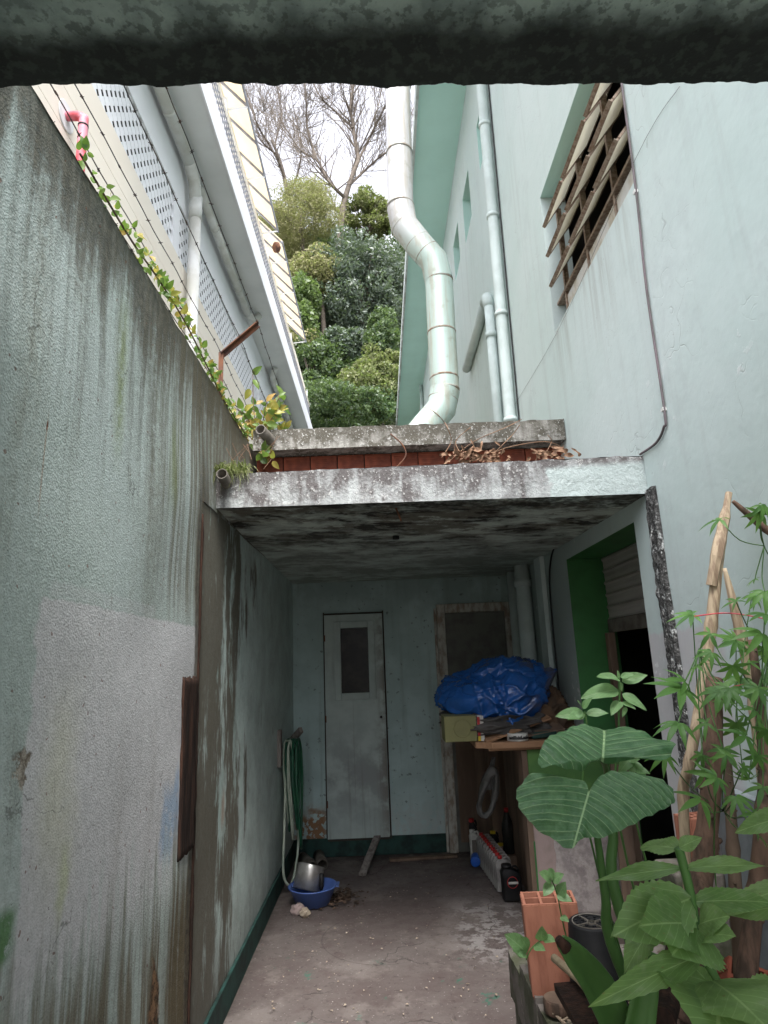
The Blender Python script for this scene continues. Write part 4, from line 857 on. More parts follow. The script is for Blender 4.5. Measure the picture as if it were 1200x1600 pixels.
MB().box(1.02, 1.04, 5.2, 5.9, 0, 1.115).build('support_board', M['board'], ct)
MB().box(1.05, 1.33, 5.92, 5.95, 0, 1.115).build('back_board', M['board'], ct)
def blob(name, mat, lab, cat, c, r, seed, fold=1.0, nu=90, nv=45, grow=None, solid=0):
    def f(u, v):
        a = u*2*math.pi; b = (v*.62-.12)*math.pi; cb = math.cos(b); d = Vector((math.cos(a)*cb, math.sin(a)*cb, math.sin(b)))
        q = d*1.6+Vector((seed, 0, 0)); k = 1+.22*noise.noise(q*.8)
        rid = 1-abs(noise.noise(q*1.6+Vector((3, 1, 7))))*2.2; k += .16*fold*(rid-.5); rid = 1-abs(noise.noise(q*3.7))*2.2; k += .07*fold*(rid-.5)
        p = Vector((d.x*r[0]*k, d.y*r[1]*k, max(d.z, -.35)*r[2]*k)); return Vector(c)+p
    return solo(MB().grid(f, nu, nv), name, mat, lab, cat, smooth=True, solid=solid)
# tarpaulin: folds gather to a knot at the front
def tarp_f(u, v):
    a = u*2*math.pi; b = (v*.66-.16)*math.pi; cb = math.cos(b); d = Vector((math.cos(a)*cb, math.sin(a)*cb, math.sin(b)))
    r = Vector((.385, .38, .235)); top = Vector((d.x*r.x, d.y*r.y, d.z*r.z))
    knot = Vector((-.02, -.40, -.02)); w = top-knot; ang = math.atan2(w.z+.02, w.x); dist = w.length
    q = d*2.0+Vector((5, 2, 1))
    rf_ = 1-abs(math.sin(ang*4.5+2.2*noise.noise(q)))          # radiating creases
    k = .05*rf_**2*math.exp(-dist*3.2)*(1 if d.y < .35 else .1)
    w1 = q+Vector((noise.noise(q*.7), noise.noise(q*.7+Vector((9, 0, 0))), 0))*.6
    k += .09*noise.noise(q*.55) + .030*math.exp(-abs(noise.noise(w1*.75))/.045) + .012*math.exp(-abs(noise.noise(w1*1.5+Vector((4, 4, 1))))/.05) - .022*math.exp(-abs(noise.noise(w1*1.0+Vector((0, 7, 3))))/.06) + .0015*noise.noise(q*9)
    if d.z < .05: top.x *= 1+.25*(.05-d.z); 
    p = top+d*k
    if d.y < 0 and d.z < .15: p.z -= .09*math.exp(-((top.x-.03)/.12)**2)*(.15-d.z)*2
    if d.x > .75 and .0 < d.z < .55: p += Vector((.05, 0, .05))*(1-abs(d.z-.3)/.3 if abs(d.z-.3) < .3 else 0)
    p.x += -.0; p.z += -.10*d.x*(d.x < 0)*-.2
    return Vector((.845, 4.92, 1.45))+p
solo(MB().grid(tarp_f, 220, 110), 'tarpaulin', M['tarp'], 'crumpled glossy blue tarpaulin bundle on the wooden shelf', 'tarpaulin', smooth=True)
blob('folded_cloth', M['cloth'], 'grey cloth heap squashed below the blue tarpaulin', 'cloth', (.84, 4.88, 1.25), (.40, .40, .13), 4, 1.2)
blob('rag_heap', M['rag'], 'brown rags bunched at right end of shelf', 'rags', (1.18, 4.84, 1.27), (.17, .24, .19), 9, 1.5, 60, 30)
cbx = thing('card_box', 'olive green square box end at left of the junk shelf', 'box', (.6, 4.6, 1.16))
c0 = ay(696, 1162, 4.5); MB().box(c0.x, c0.x+.215, 4.5, 4.74, 1.165, 1.33, None).build('box_body', M['cardboard'], cbx, bevel=.004)
MB().lathe([(.052, 0), (.056, .002), (.06, 0)], 28, Matrix.Translation((c0.x+.12, 4.4995, 1.25)) @ Matrix.Rotation(math.pi/2, 4, 'X')).build('embossed_ring', M['cardboard'], cbx)
MB().box(c0.x+.222, c0.x+.265, 4.51, 4.7, 1.165, 1.325).build('side_sleeve', M['label'], cbx)
MB().box(c0.x+.222, c0.x+.24, 4.504, 4.509, 1.20, 1.32).build('red_print', M['red'], cbx); MB().box(c0.x+.222, c0.x+.24, 4.504, 4.509, 1.166, 1.198).build('yellow_print', M['yellow'], cbx)
tp = thing('tape_tin', 'low round white tin with grey print on shelf edge', 'tin', (.88, 4.49, 1.16))
T = Matrix.Translation((.885, 4.50, 1.161)); MB().lathe([(0, 0), (.068, 0), (.07, .006), (.07, .046), (.066, .05), (.062, .045), (0, .045)], 32, T).build('tin_body', M['label'], tp, True)
for i in range(22):
    a = -2.6+i*.1; MB().box(-.003, .003, -.0012, .0, .012, random.uniform(.022, .036), Matrix.Translation((.885+.0708*math.cos(a), 4.50+.0708*math.sin(a), 1.161)) @ Matrix.Rotation(a+math.pi/2, 4, 'Z')).build('print_mark', M['black'], tp)
solo(MB().bar((.66, 4.52, 1.17), (1.12, 4.60, 1.30), .12, .012, (0, -.2, 1)), 'thin_board', M['shelf'], 'thin brown board slanting across the shelf over tin', 'board')
solo(MB().bar((.88, 4.56, 1.20), (1.20, 4.58, 1.24), .16, .010, (0, -.3, 1)), 'thin_board', M['board'], 'shorter darker board slanting on the shelf below rags', 'board')
solo(MB().bar((.98, 4.52, 1.185), (1.15, 4.53, 1.195), .06, .04), 'green_packet', M['dado'], 'small dark green packet beside the white tin', 'packet', bevel=.008)
# oil jugs
def jug(name, body, cap, label, w=.13, d=.050, h=.235, grp='row of grey oil jugs by the shelf'):
    t = thing(name, label, 'jug', (0, 0, 0), grp)
    m = MB(); prof = [(0, 1, 1), (.02, 1, 1), (.62, 1, 1), (.80, .96, .9), (.90, .55, .6), (.93, .32, .5)]
    vs = []; n = 16
    for z, sx, sy in prof:
        for k in range(n):
            a = 2*math.pi*k/n; cx, cy = math.cos(a), math.sin(a); e = .35
            x = math.copysign(abs(cx)**e, cx)*w/2*sx; y = math.copysign(abs(cy)**e, cy)*d/2*sy
            if z > .75: x = x - .2*w*(z-.75)/.2
            vs.append((x, y, z*h))
    fs = [(i*n+k, i*n+(k+1) % n, (i+1)*n+(k+1) % n, (i+1)*n+k) for i in range(len(prof)-1) for k in range(n)]+[tuple(range(n))[::-1], tuple((len(prof)-1)*n+k for k in range(n))]
    m.add(vs, fs).build('body', body, t, True, bevel=.003)
    MB().tube([(-.2*w, 0, h*.93), (-.2*w, 0, h*1.02)], d*.34, 12).build('cap', cap, t, True)
    MB().tube(smooth_path([(w*.0, 0, h*.92), (w*.28, 0, h*.95), (w*.42, 0, h*.82)]), .008, 8).build('handle', body, t, True)
    return t
j0 = jug('oil_jug', M['jug'], M['red'], 'grey oil jug with red cap, farthest in the row')
names = ['grey oil jug with red cap, farthest in the row', 'second grey oil jug from the far end of row', 'third grey oil jug from the far end of row', 'fourth grey oil jug from the far end, mid row', 'fifth grey oil jug from the far end, mid row', 'fifth red-capped jug from the near end of row', 'fourth red-capped jug counting from the near end', 'third red-capped jug counting from the near end', 'second red-capped jug from the near end of row', 'nearest grey red-capped jug, behind the black one']
for i in range(10):
    o = j0 if i == 0 else copy_tree(j0); o['label'] = names[i]; t = i/9
    o.location = (.815+.04*t-.0, 5.95-.66*t, .012); o.rotation_euler = (0, 0, random.uniform(-.12, .12)+.12)
jb = jug('oil_jug', M['blackpl'], M['black'], 'big black jug lying nearest the brick in front', .14, .11, .22, None); jb.location = (.875, 5.12, .012)
pv = MB().lathe([(.034, 0), (.036, .002), (.039, 0)], 24, Matrix.Translation((0, -.0565, .12)) @ Matrix.Rotation(math.pi/2, 4, 'X')).build('label_ring', M['red'], jb); pv.location = (0, 0, 0)
pv = MB().box(-.03, .04, -.0585, -.0565, .11, .125).build('label_bar', M['label'], jb); pv.location = (0, 0, 0)
jw = jug('oil_jug', M['label'], M['pvc'], 'white jug with dark label standing left of the row', .09, .07, .24, None); jw.location = (.745, 6.05, .012)
pv = MB().box(-.03, .03, -.039, -.0365, .05, .17).build('paper_label', M['pipegrey'], jw); pv.location = (0, 0, 0)
jr = jug('oil_jug', M['blackpl'], M['red'], 'dark slim bottle with red cap behind white jug', .07, .07, .30, None); jr.location = (.755, 6.17, .012)
jy = jug('oil_jug', M['blackpl'], M['yellow'], 'dark bottle with yellow cap behind the jug row', .07, .07, .24, None); jy.location = (.91, 5.98, .012)
jy2 = jug('oil_jug', M['board'], M['yellow'], 'brown bottle with yellow cap, middle behind jug row', .07, .07, .20, None); jy2.location = (.93, 5.75, .012)
cc = thing('cola_bottle', 'tall dark bottle with red cap behind jug row', 'bottle', (.98, 5.72, .012))
MB().lathe([(0, 0), (.045, 0), (.05, .02), (.044, .10), (.05, .17), (.046, .22), (.02, .29), (.016, .31)], 20, Matrix.Translation((.98, 5.72, .15))).build('body', M['dglass'], cc, True)
MB().tube([(.98, 5.72, .458), (.98, 5.72, .49)], .018, 12).build('cap', M['red'], cc, True)
solo(MB().box(.93, 1.2, 5.62, 5.84, .01, .148), 'wood_block', M['board'], 'brown wooden block under the tall dark bottle', 'block')
solo(MB().tube([(.715, 5.86, .052), (.735, 5.99, .052)], .04, 20), 'blue_lid', M['bluecap'], 'round bright blue lid lying on its edge by white jug', 'lid', smooth=True, bevel=.004)
# carrier bag
def bagf(u, v):
    a = u*2*math.pi; b = v*2*math.pi; R = Vector((math.cos(a)*.055+.02*math.sin(a), 0, math.sin(a)*.10)); r = .02+.014*noise.noise(Vector((u*9, v*6, 0)))+.02*max(0, math.sin(a)); return Vector((.77, 5.35, .62))+R+Vector((math.cos(b)*math.cos(a)*r, math.sin(b)*r*1.2, math.cos(b)*math.sin(a)*r))+Vector((.05, 0, .12))*max(0, math.sin(a))
solo(MB().grid(bagf, 40, 14).grid(lambda u, v: Vector((.80+.05*v+(.075-.05*v)*(u-.5)+.012*noise.noise(Vector((u*9, v*5, 2))), 5.36+.02*noise.noise(Vector((u*8, v*7, 0))), .70+.24*v)), 14, 16), 'carrier_bag', M['bag'], 'limp pale plastic bag hanging under the shelf', 'bag', smooth=True)
# ------------------------------------------------------------ raised planting bed at right
ZB = .56                                        # top of the bed
bed = thing('planting_bed', 'raised soil bed with rough concrete kerb at bottom right', 'planter', (1.0, 2.2, 0))
def soilf(u, v): x = .56+.77*u; y = .8+2.15*v; return Vector((x, y, ZB-.05+.05*noise.noise(Vector((x*6, y*6, 0)))+.012*noise.noise(Vector((x*30, y*30, 0)))))
MB().grid(soilf, 60, 120).build('soil', M['soil'], bed, True)
MB().box(.50, BX-.005, .8, 2.96, 0, ZB-.10).build('bed_core', M['mossy'], bed)
def rblock(x0, x1, y0, y1, z0, z1, mat, seed):
    m = MB(); n = 10
    def face(fn): m.grid(fn, n, n)
    L = lambda a, b, t: a+(b-a)*t
    def P(x, y, z): d = noise.noise(Vector((x*9+seed, y*9, z*9)))*.004+noise.noise(Vector((x*45+seed, y*45, z*45)))*.003; return Vector((x+d, y-d, z+d))
    face(lambda u, v: P(L(x0, x1, u), L(y0, y1, v), z1)); face(lambda u, v: P(x0, L(y1, y0, u), L(z0, z1, v))); face(lambda u, v: P(L(x0, x1, u), y0, L(z0, z1, v)))
    face(lambda u, v: P(L(x1, x0, u), y1, L(z0, z1, v))); face(lambda u, v: P(x1, L(y0, y1, u), L(z0, z1, v))); return m.build('kerb_block', mat, bed, True)
for i, (a, b) in enumerate([(2.49, 2.74), (2.24, 2.48), (1.9, 2.23), (1.5, 1.89), (1.0, 1.49)]): rblock(.475+.006*(i % 2), .60+.012*i, a, b, ZB-.14, ZB+.012-.012*(i % 2), M['mossy'], i*5)
rblock(.475, 1.33, 2.75, 2.98, ZB-.2, ZB-.03, M['mossy'], 40)
MB().box(.485, .50, .9, 2.97, 0, ZB-.12).build('bed_side', M['mossy'], bed)
# wood chips
cm = MB()
for i in range(420):
    if i < 150: x, y, z = random.uniform(.52, .66), random.uniform(1.95, 2.5), ZB+.016
    else: x, y, z = random.uniform(.6, 1.28), random.uniform(1.3, 2.7), ZB-.035
    L = random.choice((.008, .012, .02, .035)); q_ = Matrix.Translation((x, y, z+random.uniform(0, .02))) @ Matrix.Rotation(random.uniform(0, 6.3), 4, 'Z') @ Matrix.Rotation(random.uniform(-.5, .5), 4, 'X') @ Matrix.Rotation(random.uniform(-.3, .3), 4, 'Y')
    cm.box(-L, L, -L*.3, L*.3, -.0015, .0015, q_)
cm.build('wood_chips', M['chip'], kind='stuff')
cm = MB()
for i in range(700):
    x, y = random.uniform(.6, 1.3), random.uniform(1.2, 2.85); s = random.uniform(.008, .03)
    q_ = Matrix.Translation((x, y, ZB-.03+random.uniform(0, .03))) @ Matrix.Rotation(random.uniform(0, 6.3), 4, 'Z') @ Matrix.Rotation(random.uniform(-.9, .9), 4, 'X'); cm.add([q_ @ Vector(v) for v in ((-s, 0, 0), (0, -s*.4, .003), (s, 0, 0), (0, s*.4, .004))], [(0, 1, 2, 3)])
cm.build('dead_leaves', M['litter'], kind='stuff')
# hollow clay block, upright
def hollow(name, c, w, d, h, nx, ny, mat, label, rot=None):
    t = thing(name, label, 'brick', (c[0], c[1], c[2])); t_ = .009; m = MB(); xs = [-w/2+(w-t_)*i/nx for i in range(nx+1)]; ys = [-d/2+(d-t_)*i/ny for i in range(ny+1)]
    for i, x in enumerate(xs): m.box(x, x+t_, -d/2+.0003*i, d/2-.0003*i, 0, h-.0004*(i % 2))
    for j, y in enumerate(ys):
        for a, b in zip(xs, xs[1:]): m.box(a+t_, b, y+.0002, y+t_, .0006, h-.0006)
    b1 = m.build('clay_body', mat, t); b1.location = (0, 0, 0)
    m = MB(); k = 7
    for i in range(k):
        x = -w/2+.004+(w-.008)*i/k; m.box(x+.002, x+(w-.008)/k-.004, -d/2-.0025, -d/2-.0002, .004, h-.004)
    for i in range(5):
        y = -d/2+.004+(d-.008)*i/5; m.box(-w/2-.0025, -w/2-.0002, y+.002, y+(d-.008)/5-.004, .004, h-.004)
    b2 = m.build('ribs', mat, t); b2.location = (0, 0, 0)
    if rot: t.rotation_euler = rot
    return t
hollow('clay_block', (.575, 2.56, ZB+.005), .185, .13, .29, 3, 2, M['tile2'], 'upright orange hollow clay block at corner of the bed', (0, math.radians(-2), -.12))
hollow('clay_block', (1.10, 2.35, ZB+.03), .14, .19, .15, 4, 4, M['tile'], 'tilted hollow clay block with gridded end among the stems', (math.radians(60), .3, -.3))
hollow('clay_block', (1.235, 2.80, ZB+.30), .11, .10, .19, 3, 2, M['tile2'], 'red clay block standing against doorway behind the canes', (0, 0, .2))
solo(MB().box(1.1, 1.33, 2.72, 2.93, ZB-.02, ZB+.30), 'concrete_block', M['mossy'], 'grey concrete block under the red clay block', 'block', bevel=.01)
# round wood disc
wd = thing('wood_disc', 'short brown round wood offcut on the kerb corner', 'wood offcut', (.53, 2.40, ZB+.01))
MB().lathe([(0, 0), (.043, 0), (.045, .004), (.045, .036), (.042, .04), (0, .04)], 24, Matrix.Translation((.53, 2.40, ZB+.012))).build('bark_side', M['bark'], wd, True)
MB().lathe([(0, .0412), (.041, .0412), (.041, .0405)], 24, Matrix.Translation((.53, 2.40, ZB+.012))).build('cut_face', M['board'], wd)
# black pot upside down
bp = thing('plant_pot', 'black plastic pot turned upside down beside clay block', 'plant pot', (.668, 2.40, ZB-.03))
T = Matrix.Translation((.668, 2.40, ZB+.065))
MB().lathe([(.100, -.10), (.100, -.08), (.094, -.078), (.076, .20), (.070, .206), (.064, .2), (.0, .196)], 36, T).build('pot_body', M['blackpl'], bp, True)
hb = MB()
for rr, n in ((.052, 12), (.032, 8)):
    for i in range(n):
        a = i*2*math.pi/n; hb.lathe([(0, .2035), (.006, .2035), (.006, .196)], 8, T @ Matrix.Translation((rr*math.cos(a), rr*math.sin(a), 0)))
hb.build('drain_holes', M['void'], bp); rb = MB()
for i in range(4): rb.box(.012, .062, -.0015, .0015, .196, .204, T @ Matrix.Rotation(i*math.pi/2+.4, 4, 'Z'))
rb.lathe([(.012, .204), (.014, .204), (.014, .197)], 16, T); rb.lathe([(.060, .206), (.063, .207), (.064, .203)], 30, T); rb.build('base_ribs', M['pipegrey'], bp)
solo(MB().box(1.28, 1.325, 1.2, 2.7, ZB-.04, 1.18).box(1.262, 1.2795, 1.5, 1.52, ZB-.04, 1.18).box(1.262, 1.2795, 1.9, 1.92, ZB-.04, 1.18), 'sheet_panel', M['corr'], 'grey sheet leaning on house wall behind the stems', 'sheet')
# items in the doorway
solo(MB().box(1.34, 1.60, 3.3, 4.4, .02, .20), 'door_step', M['pinkplaster'], 'pale concrete step in the dark doorway', 'step', bevel=.01)
solo(MB().bar((1.45, 4.30, .2), (1.50, 4.40, 1.0), .10, .02, (0, 1, 0)), 'dark_board', M['board'], 'dark board leaning in the doorway behind big stalks', 'board')
cr = thing('doorway_clutter', 'small dark plastic crate with scraps on the doorway step', 'crate', (1.5, 3.8, .2))
for i in range(4): MB().box(1.38, 1.58, 3.66, 3.67, .22+i*.06, .25+i*.06).build('crate_slat', M['blackpl'], cr)
MB().box(1.38, 1.40, 3.67, 3.9, .2, .45).box(1.56, 1.58, 3.67, 3.9, .2, .45).box(1.40, 1.56, 3.88, 3.9, .2, .45).box(1.4, 1.56, 3.67, 3.88, .2, .22).build('crate_frame', M['blackpl'], cr)
MB().bar((1.38, 3.64, .44), (1.56, 3.66, .50), .05, .01).build('orange_scrap', M['tile2'], cr)
# ------------------------------------------------------------ leaves
def leaf_mesh(name, wr, nu=6, nv=12, curl=.12, fold=.14, serr=0, tipk=1.0, mat=None, wave=.02, seed=0):
    m = MB(); uvs = []
    def half(v): return wr*.5*(math.sin(math.pi*min(1, v**.72))**.8 if v < 1 else 0)*(1-(v**6)*.2)
    for j in range(nv+1):
        v = j/nv; w = half(v)*(1+serr*(j % 2)) if 0 < v < 1 else .004
        for i in range(nu+1):
            u = i/nu*2-1; x = u*w; z = -curl*v*v*1.2+fold*abs(x)+wave*math.sin(v*9+seed)*u; m.v.append((x, v-.02*serr*abs(u)*(j % 2), z)); uvs.append((.5+u*.5*max(.2, min(1, w*2/wr)), v))
    m.f = [(j*(nu+1)+i, j*(nu+1)+i+1, (j+1)*(nu+1)+i+1, (j+1)*(nu+1)+i) for j in range(nv) for i in range(nu)]
    me = m.mesh(name, True, uvs); me.materials.append(mat); return me
TOCAM = Vector((0, -.75, .65))
def place_leaf(me, base, tip, parent, name='leaf', nrm=None, wid=1.0, roll=0):
    base = Vector(base); tip = Vector(tip); y = tip-base; L = y.length; y.normalize(); n = (nrm or TOCAM); n = n-y*n.dot(y)
    if n.length < .05: n = Vector((1, 0, 0))-y*y.x
    n.normalize(); n = Matrix.Rotation(roll, 3, y) @ n; x = y.cross(n)
    o = bpy.data.objects.new(name, me); C.objects.link(o); o.parent = parent; pl_ = Vector(parent.location)
    o.matrix_local = Matrix.Translation(base-pl_) @ Matrix(((x.x*L*wid, y.x*L, n.x*L, 0), (x.y*L*wid, y.y*L, n.y*L, 0), (x.z*L*wid, y.z*L, n.z*L, 0), (0, 0, 0, 1)))
    return o
lm_b = [leaf_mesh('serrated_leaf', .62, 8, 26, .16, .10, .10, mat=M['lf_bright'], wave=.03, seed=s) for s in (0, 2, 4)]
lm_s = [leaf_mesh('shrub_leaf', .40, 6, 12, .14, .2, 0, mat=M['lf_small'], seed=s) for s in (0, 2)]
lm_i = [leaf_mesh('ivy_leaf', .55, 4, 8, .18, .25, 0, mat=M[k_], seed=s) for k_, s in (('lf_ivy', 0), ('lf_ivy', 3), ('lf_ivyy', 1))]
lm_d = leaf_mesh('dry_leaf', .35, 4, 8, .5, .5, 0, mat=M['dry'], wave=.12)
# big serrated plant in front, y about 1.3-1.5
fp = thing('serrated_plant', 'bright green plant with large toothed leaves in right foreground', 'plant', (.72, 1.35, ZB-.03))
Y1 = 1.32
stem = [ay(1135, 1590, Y1), ay(1127, 1550, Y1), ay(1092, 1473, Y1), ay(1081, 1407, Y1), ay(1066, 1345, Y1), ay(1060, 1325, Y1)]
MB().tube(smooth_path([Vector((stem[0].x+.01, 1.38, ZB-.06))]+stem), [.0085]*31, 8).build('stem', M['strap'], fp, True)
def C7(x, y): return 760+x*.3667, 1180+y*.3667
fol = [((820,400),(636,355),1.45,30,.05),((822,395),(912,345),1.3,20,0),((835,482),(458,508),1.38,22,-.06),((845,484),(1215,440),1.30,22,0),((870,610),(553,735),1.25,64,.05),((885,625),(1230,600),1.30,34,0),
       ((890,722),(705,690),1.20,40,0),((905,722),(1005,672),1.25,30,0),((915,770),(1028,735),1.22,24,0),((915,850),(506,1018),1.15,26,-.1),((720,720),(572,900),1.28,36,.5),((890,740),(820,810),1.2,34,0),
       ((960,960),(1190,1090),1.12,80,0),((985,1000),(1010,1170),1.12,70,0),((870,640),(800,560),1.42,22,0),((975,1010),(900,900),1.3,26,0)]
fol = [(b_, t_, yy, w_/(math.dist(b_, t_)*.3667*.62)*1.15, rl_) for b_, t_, yy, w_, rl_ in fol]
for i, (b_, t_, yy, wd_, rl_) in enumerate(fol):
    B0 = ay(*C7(*b_), Y1+(yy-Y1)*.25); T0 = ay(*C7(*t_), yy); place_leaf(lm_b[i % 3], B0, T0, fp, 'leaf', wid=wd_, roll=rl_)
MB().tube([ay(*C7(870, 630), Y1), ay(*C7(720, 720), 1.28)], .003, 6).build('leaf_stalk', M['strap'], fp, True)
fp2 = thing('serrated_plant', 'second toothed-leaf plant cut off by the right picture edge', 'plant', (1.0, 1.4, ZB-.03))
MB().tube(smooth_path([(1.02, 1.42, ZB-.05), ay(1235, 1450, 1.4), ay(1230, 1290, 1.4)]), .008, 8).build('stem', M['strap'], fp2, True)
for i, (b_, t_, wd_) in enumerate([((1290,260),(1085,300),.6),((1290,640),(1060,660),.5),((1290,1010),(1065,1040),.8),((1290,560),(990,650),.4)]): place_leaf(lm_b[i % 3], ay(*C7(*b_), 1.4), ay(*C7(*t_), 1.36), fp2, 'leaf', wid=wd_)
# elephant ear
ee = thing('elephant_ear', 'elephant-ear plant with two huge veined green leaves', 'plant', (.75, 1.75, ZB-.03))
def ear(attach, outline, plane_pt, nrm, tipdir_px, label, cup=.03):
    nrm = Vector(nrm).normalized(); pp_ = Vector(plane_pt)
    def hit(px, py): d = ray(px, py); t = (pp_-O).dot(nrm)/d.dot(nrm); return O+d*t
    A0 = hit(*attach); out = [hit(*q_) for q_ in outline]; out = smooth_path(out+[out[0]], 5)[:-1]
    tip = hit(*tipdir_px); vdir = (tip-A0); Ls = vdir.length; vdir.normalize(); udir = vdir.cross(nrm)
    n = len(out); K = 12; m = MB(); uvs = []
    for k in range(K+1):
        t = k/K
        for i in range(n):
            p = A0.lerp(out[i], max(t, .002)); dv = p-A0; u_ = dv.dot(udir)/Ls; v_ = dv.dot(vdir)/Ls
            rj = 1+.012*noise.noise(Vector((i*.55, 3, attach[0]))); p = A0+(p-A0)*(1+(rj-1)*t*3); wob = (.010*math.sin(v_*22-abs(u_)*10)*min(1, abs(u_)*4)+.018*math.sin(i*2*math.pi/n*7)*t*t)
            p = p+nrm*(cup*abs(dv.dot(udir))-cup*.8*max(0, dv.dot(vdir))-.08*max(0, t-.6)**2+wob*.35)
            m.v.append(p); uvs.append((u_, v_))
    m.f = [(k*n+i, k*n+(i+1) % n, (k+1)*n+(i+1) % n, (k+1)*n+i) for k in range(K) for i in range(n)]
    m.build('leaf', M['ear'], ee, True, uvs=uvs, label=label); return A0
A1 = ear((942, 1184), [(942,1184),(925,1190),(905,1202),(870,1207),(845,1208),(841,1192),(858,1160),(885,1134),(915,1120),(948,1113),(985,1120),(1015,1138),(1048,1158),(1054,1172),(1036,1192),(1000,1190),(960,1186)], ay(945, 1165, 1.75), (.05, -.52, .85), (948, 1113), 'upper huge leaf, underside notch facing front', .25)
A2 = ear((920, 1238), [(920,1238),(914,1222),(895,1212),(850,1213),(828,1218),(808,1236),(812,1260),(832,1283),(865,1296),(893,1309),(912,1298),(925,1296),(962,1297),(1008,1285),(1042,1270),(1051,1258),(1036,1232),(1010,1214),(968,1204),(940,1210),(928,1222)], ay(925, 1255, 1.62), (0, -.62, .78), (899, 1306), 'lower huge leaf with tip towards the camera', .22)
MB().tube(smooth_path([A1-Vector((0, -.01, .004)), ay(950, 1215, 1.85), ay(958, 1300, 1.86), ay(968, 1420, 1.84), Vector((.74, 1.80, ZB-.03))]), [.006+.013*i/24 for i in range(25)], 10).build('stalk', M['strap'], ee, True)
MB().tube(smooth_path([A2-Vector((0, -.01, .004)), ay(932, 1300, 1.68), ay(946, 1400, 1.70), ay(965, 1500, 1.72), Vector((.72, 1.74, ZB-.03))]), [.005+.012*i/24 for i in range(25)], 10).build('stalk', M['strap'], ee, True)
def strap(pxs, ys, ws, label, par=ee):
    pts = smooth_path([ay(px, py, y) for (px, py), y in zip(pxs, ys)], 6); n = len(pts); m = MB()
    for i, p in enumerate(pts):
        t = i/(n-1); k = t*(len(ws)-1); j = min(int(k), len(ws)-2); w = ws[j]+(ws[j+1]-ws[j])*(k-j); d = (pts[min(i+1, n-1)]-pts[max(i-1, 0)]).normalized(); s = d.cross(Vector((0, -1, .2))).normalized()
        for q_ in range(5): m.v.append(p+s*w*(q_/4-.5)*2+Vector((0, 1, 0))*w*.6*(1-abs(q_/2-1)))
    m.f = [(i*5+q_, i*5+q_+1, (i+1)*5+q_+1, (i+1)*5+q_) for i in range(n-1) for q_ in range(4)]
    m.build('old_stalk', M['strap'], par, True, label=label, solid=.004)
strap([(876,1470),(900,1495),(938,1545),(985,1640)], [1.55, 1.56, 1.6, 1.65], [.010, .024, .034, .04], 'cut stalk with brown rotten end')
strap([(1020,1490),(1010,1550),(995,1640)], [1.6, 1.6, 1.6], [.012, .026, .034], 'short pale green stalk')
MB().tube([ay(872, 1467, 1.55), ay(885, 1482, 1.555)], [.009, .014], 8).build('rotten_tip', M['darkwood'], ee, True)
# pale stick lying across bed
solo(MB().tube([ay(866, 1497, 2.05), ay(905, 1530, 1.9), ay(955, 1590, 1.75)], .011, 10), 'bamboo_stick', M['stick'], 'pale bamboo stick lying across the bed by black pot', 'stick', smooth=True)
solo(MB().bar(ay(895, 1540, 1.95), ay(935, 1605, 1.75), .10, .02, (0, -1, .4)), 'wood_offcut', M['darkwood'], 'dark brown board half buried behind the cut stalk', 'board')
# small shrub behind the huge leaf
def C8(x, y): return 860+x*.2376, 820+y*.2376
sh1 = thing('leafy_seedling', 'slender seedling with pale green leaves behind huge leaf', 'plant', (.74, 2.0, ZB-.03)); Y2 = 2.0
MB().tube(smooth_path([Vector((.78, 2.02, ZB-.03)), ay(970, 1300, Y2), ay(967, 1130, Y2), ay(968, 1085, Y2), ay(967, 1058, Y2)]), .0035, 7).build('stem', M['strap'], sh1, True)
for i, (b_, t_) in enumerate([((450,1015),(322,972)),((460,1000),(548,975)),((470,1030),(642,977)),((455,1035),(480,1100)),((445,1085),(218,1105)),((470,1112),(640,1203)),((450,1010),(446,958)),((440,1110),(372,1095)),((460,1160),(400,1230)),((470,1165),(560,1200)),((500,1200),(470,1260))]):
    place_leaf(lm_s[i % 2], ay(*C8(*b_), Y2), ay(*C8(*t_), Y2-.05+.02*(i % 4)), sh1, 'leaf', wid=1.1, roll=random.uniform(-.3, .3))
sh2 = thing('leafy_seedling', 'low seedling at the left edge of the huge upper leaf', 'plant', (.66, 1.95, ZB-.03))
MB().tube(smooth_path([Vector((.70, 1.98, ZB-.03)), ay(920, 1300, 1.95), ay(918, 1150, 1.95), ay(914, 1112, 1.95)]), .003, 7).build('stem', M['strap'], sh2, True)
for i, (b_, t_) in enumerate([((225,1245),(48,1237)),((212,1205),(262,1135)),((235,1240),(378,1225)),((210,1230),(120,1270)),((205,1200),(190,1150))]): place_leaf(lm_s[i % 2], ay(*C8(*b_), 1.95), ay(*C8(*t_), 1.92), sh2, 'leaf', wid=1.2)
sh4 = thing('leafy_seedling', 'few small leaves hanging just under the huge leaves', 'plant', (.80, 1.9, ZB-.03))
MB().tube(smooth_path([Vector((.84, 1.95, ZB-.03)), ay(1005, 1330, 1.92), ay(985, 1190, 1.92)]), .003, 7).build('stem', M['strap'], sh4, True)
for i, (b_, t_) in enumerate([((985,1188),(1012,1215)),((985,1185),(968,1205)),((982,1190),(1003,1180)),((984,1188),(990,1212)),((990,1200),(1015,1206))]): place_leaf(lm_s[i % 2], ay(*b_, 1.92), ay(*t_, 1.88), sh4, 'leaf', wid=1.2)
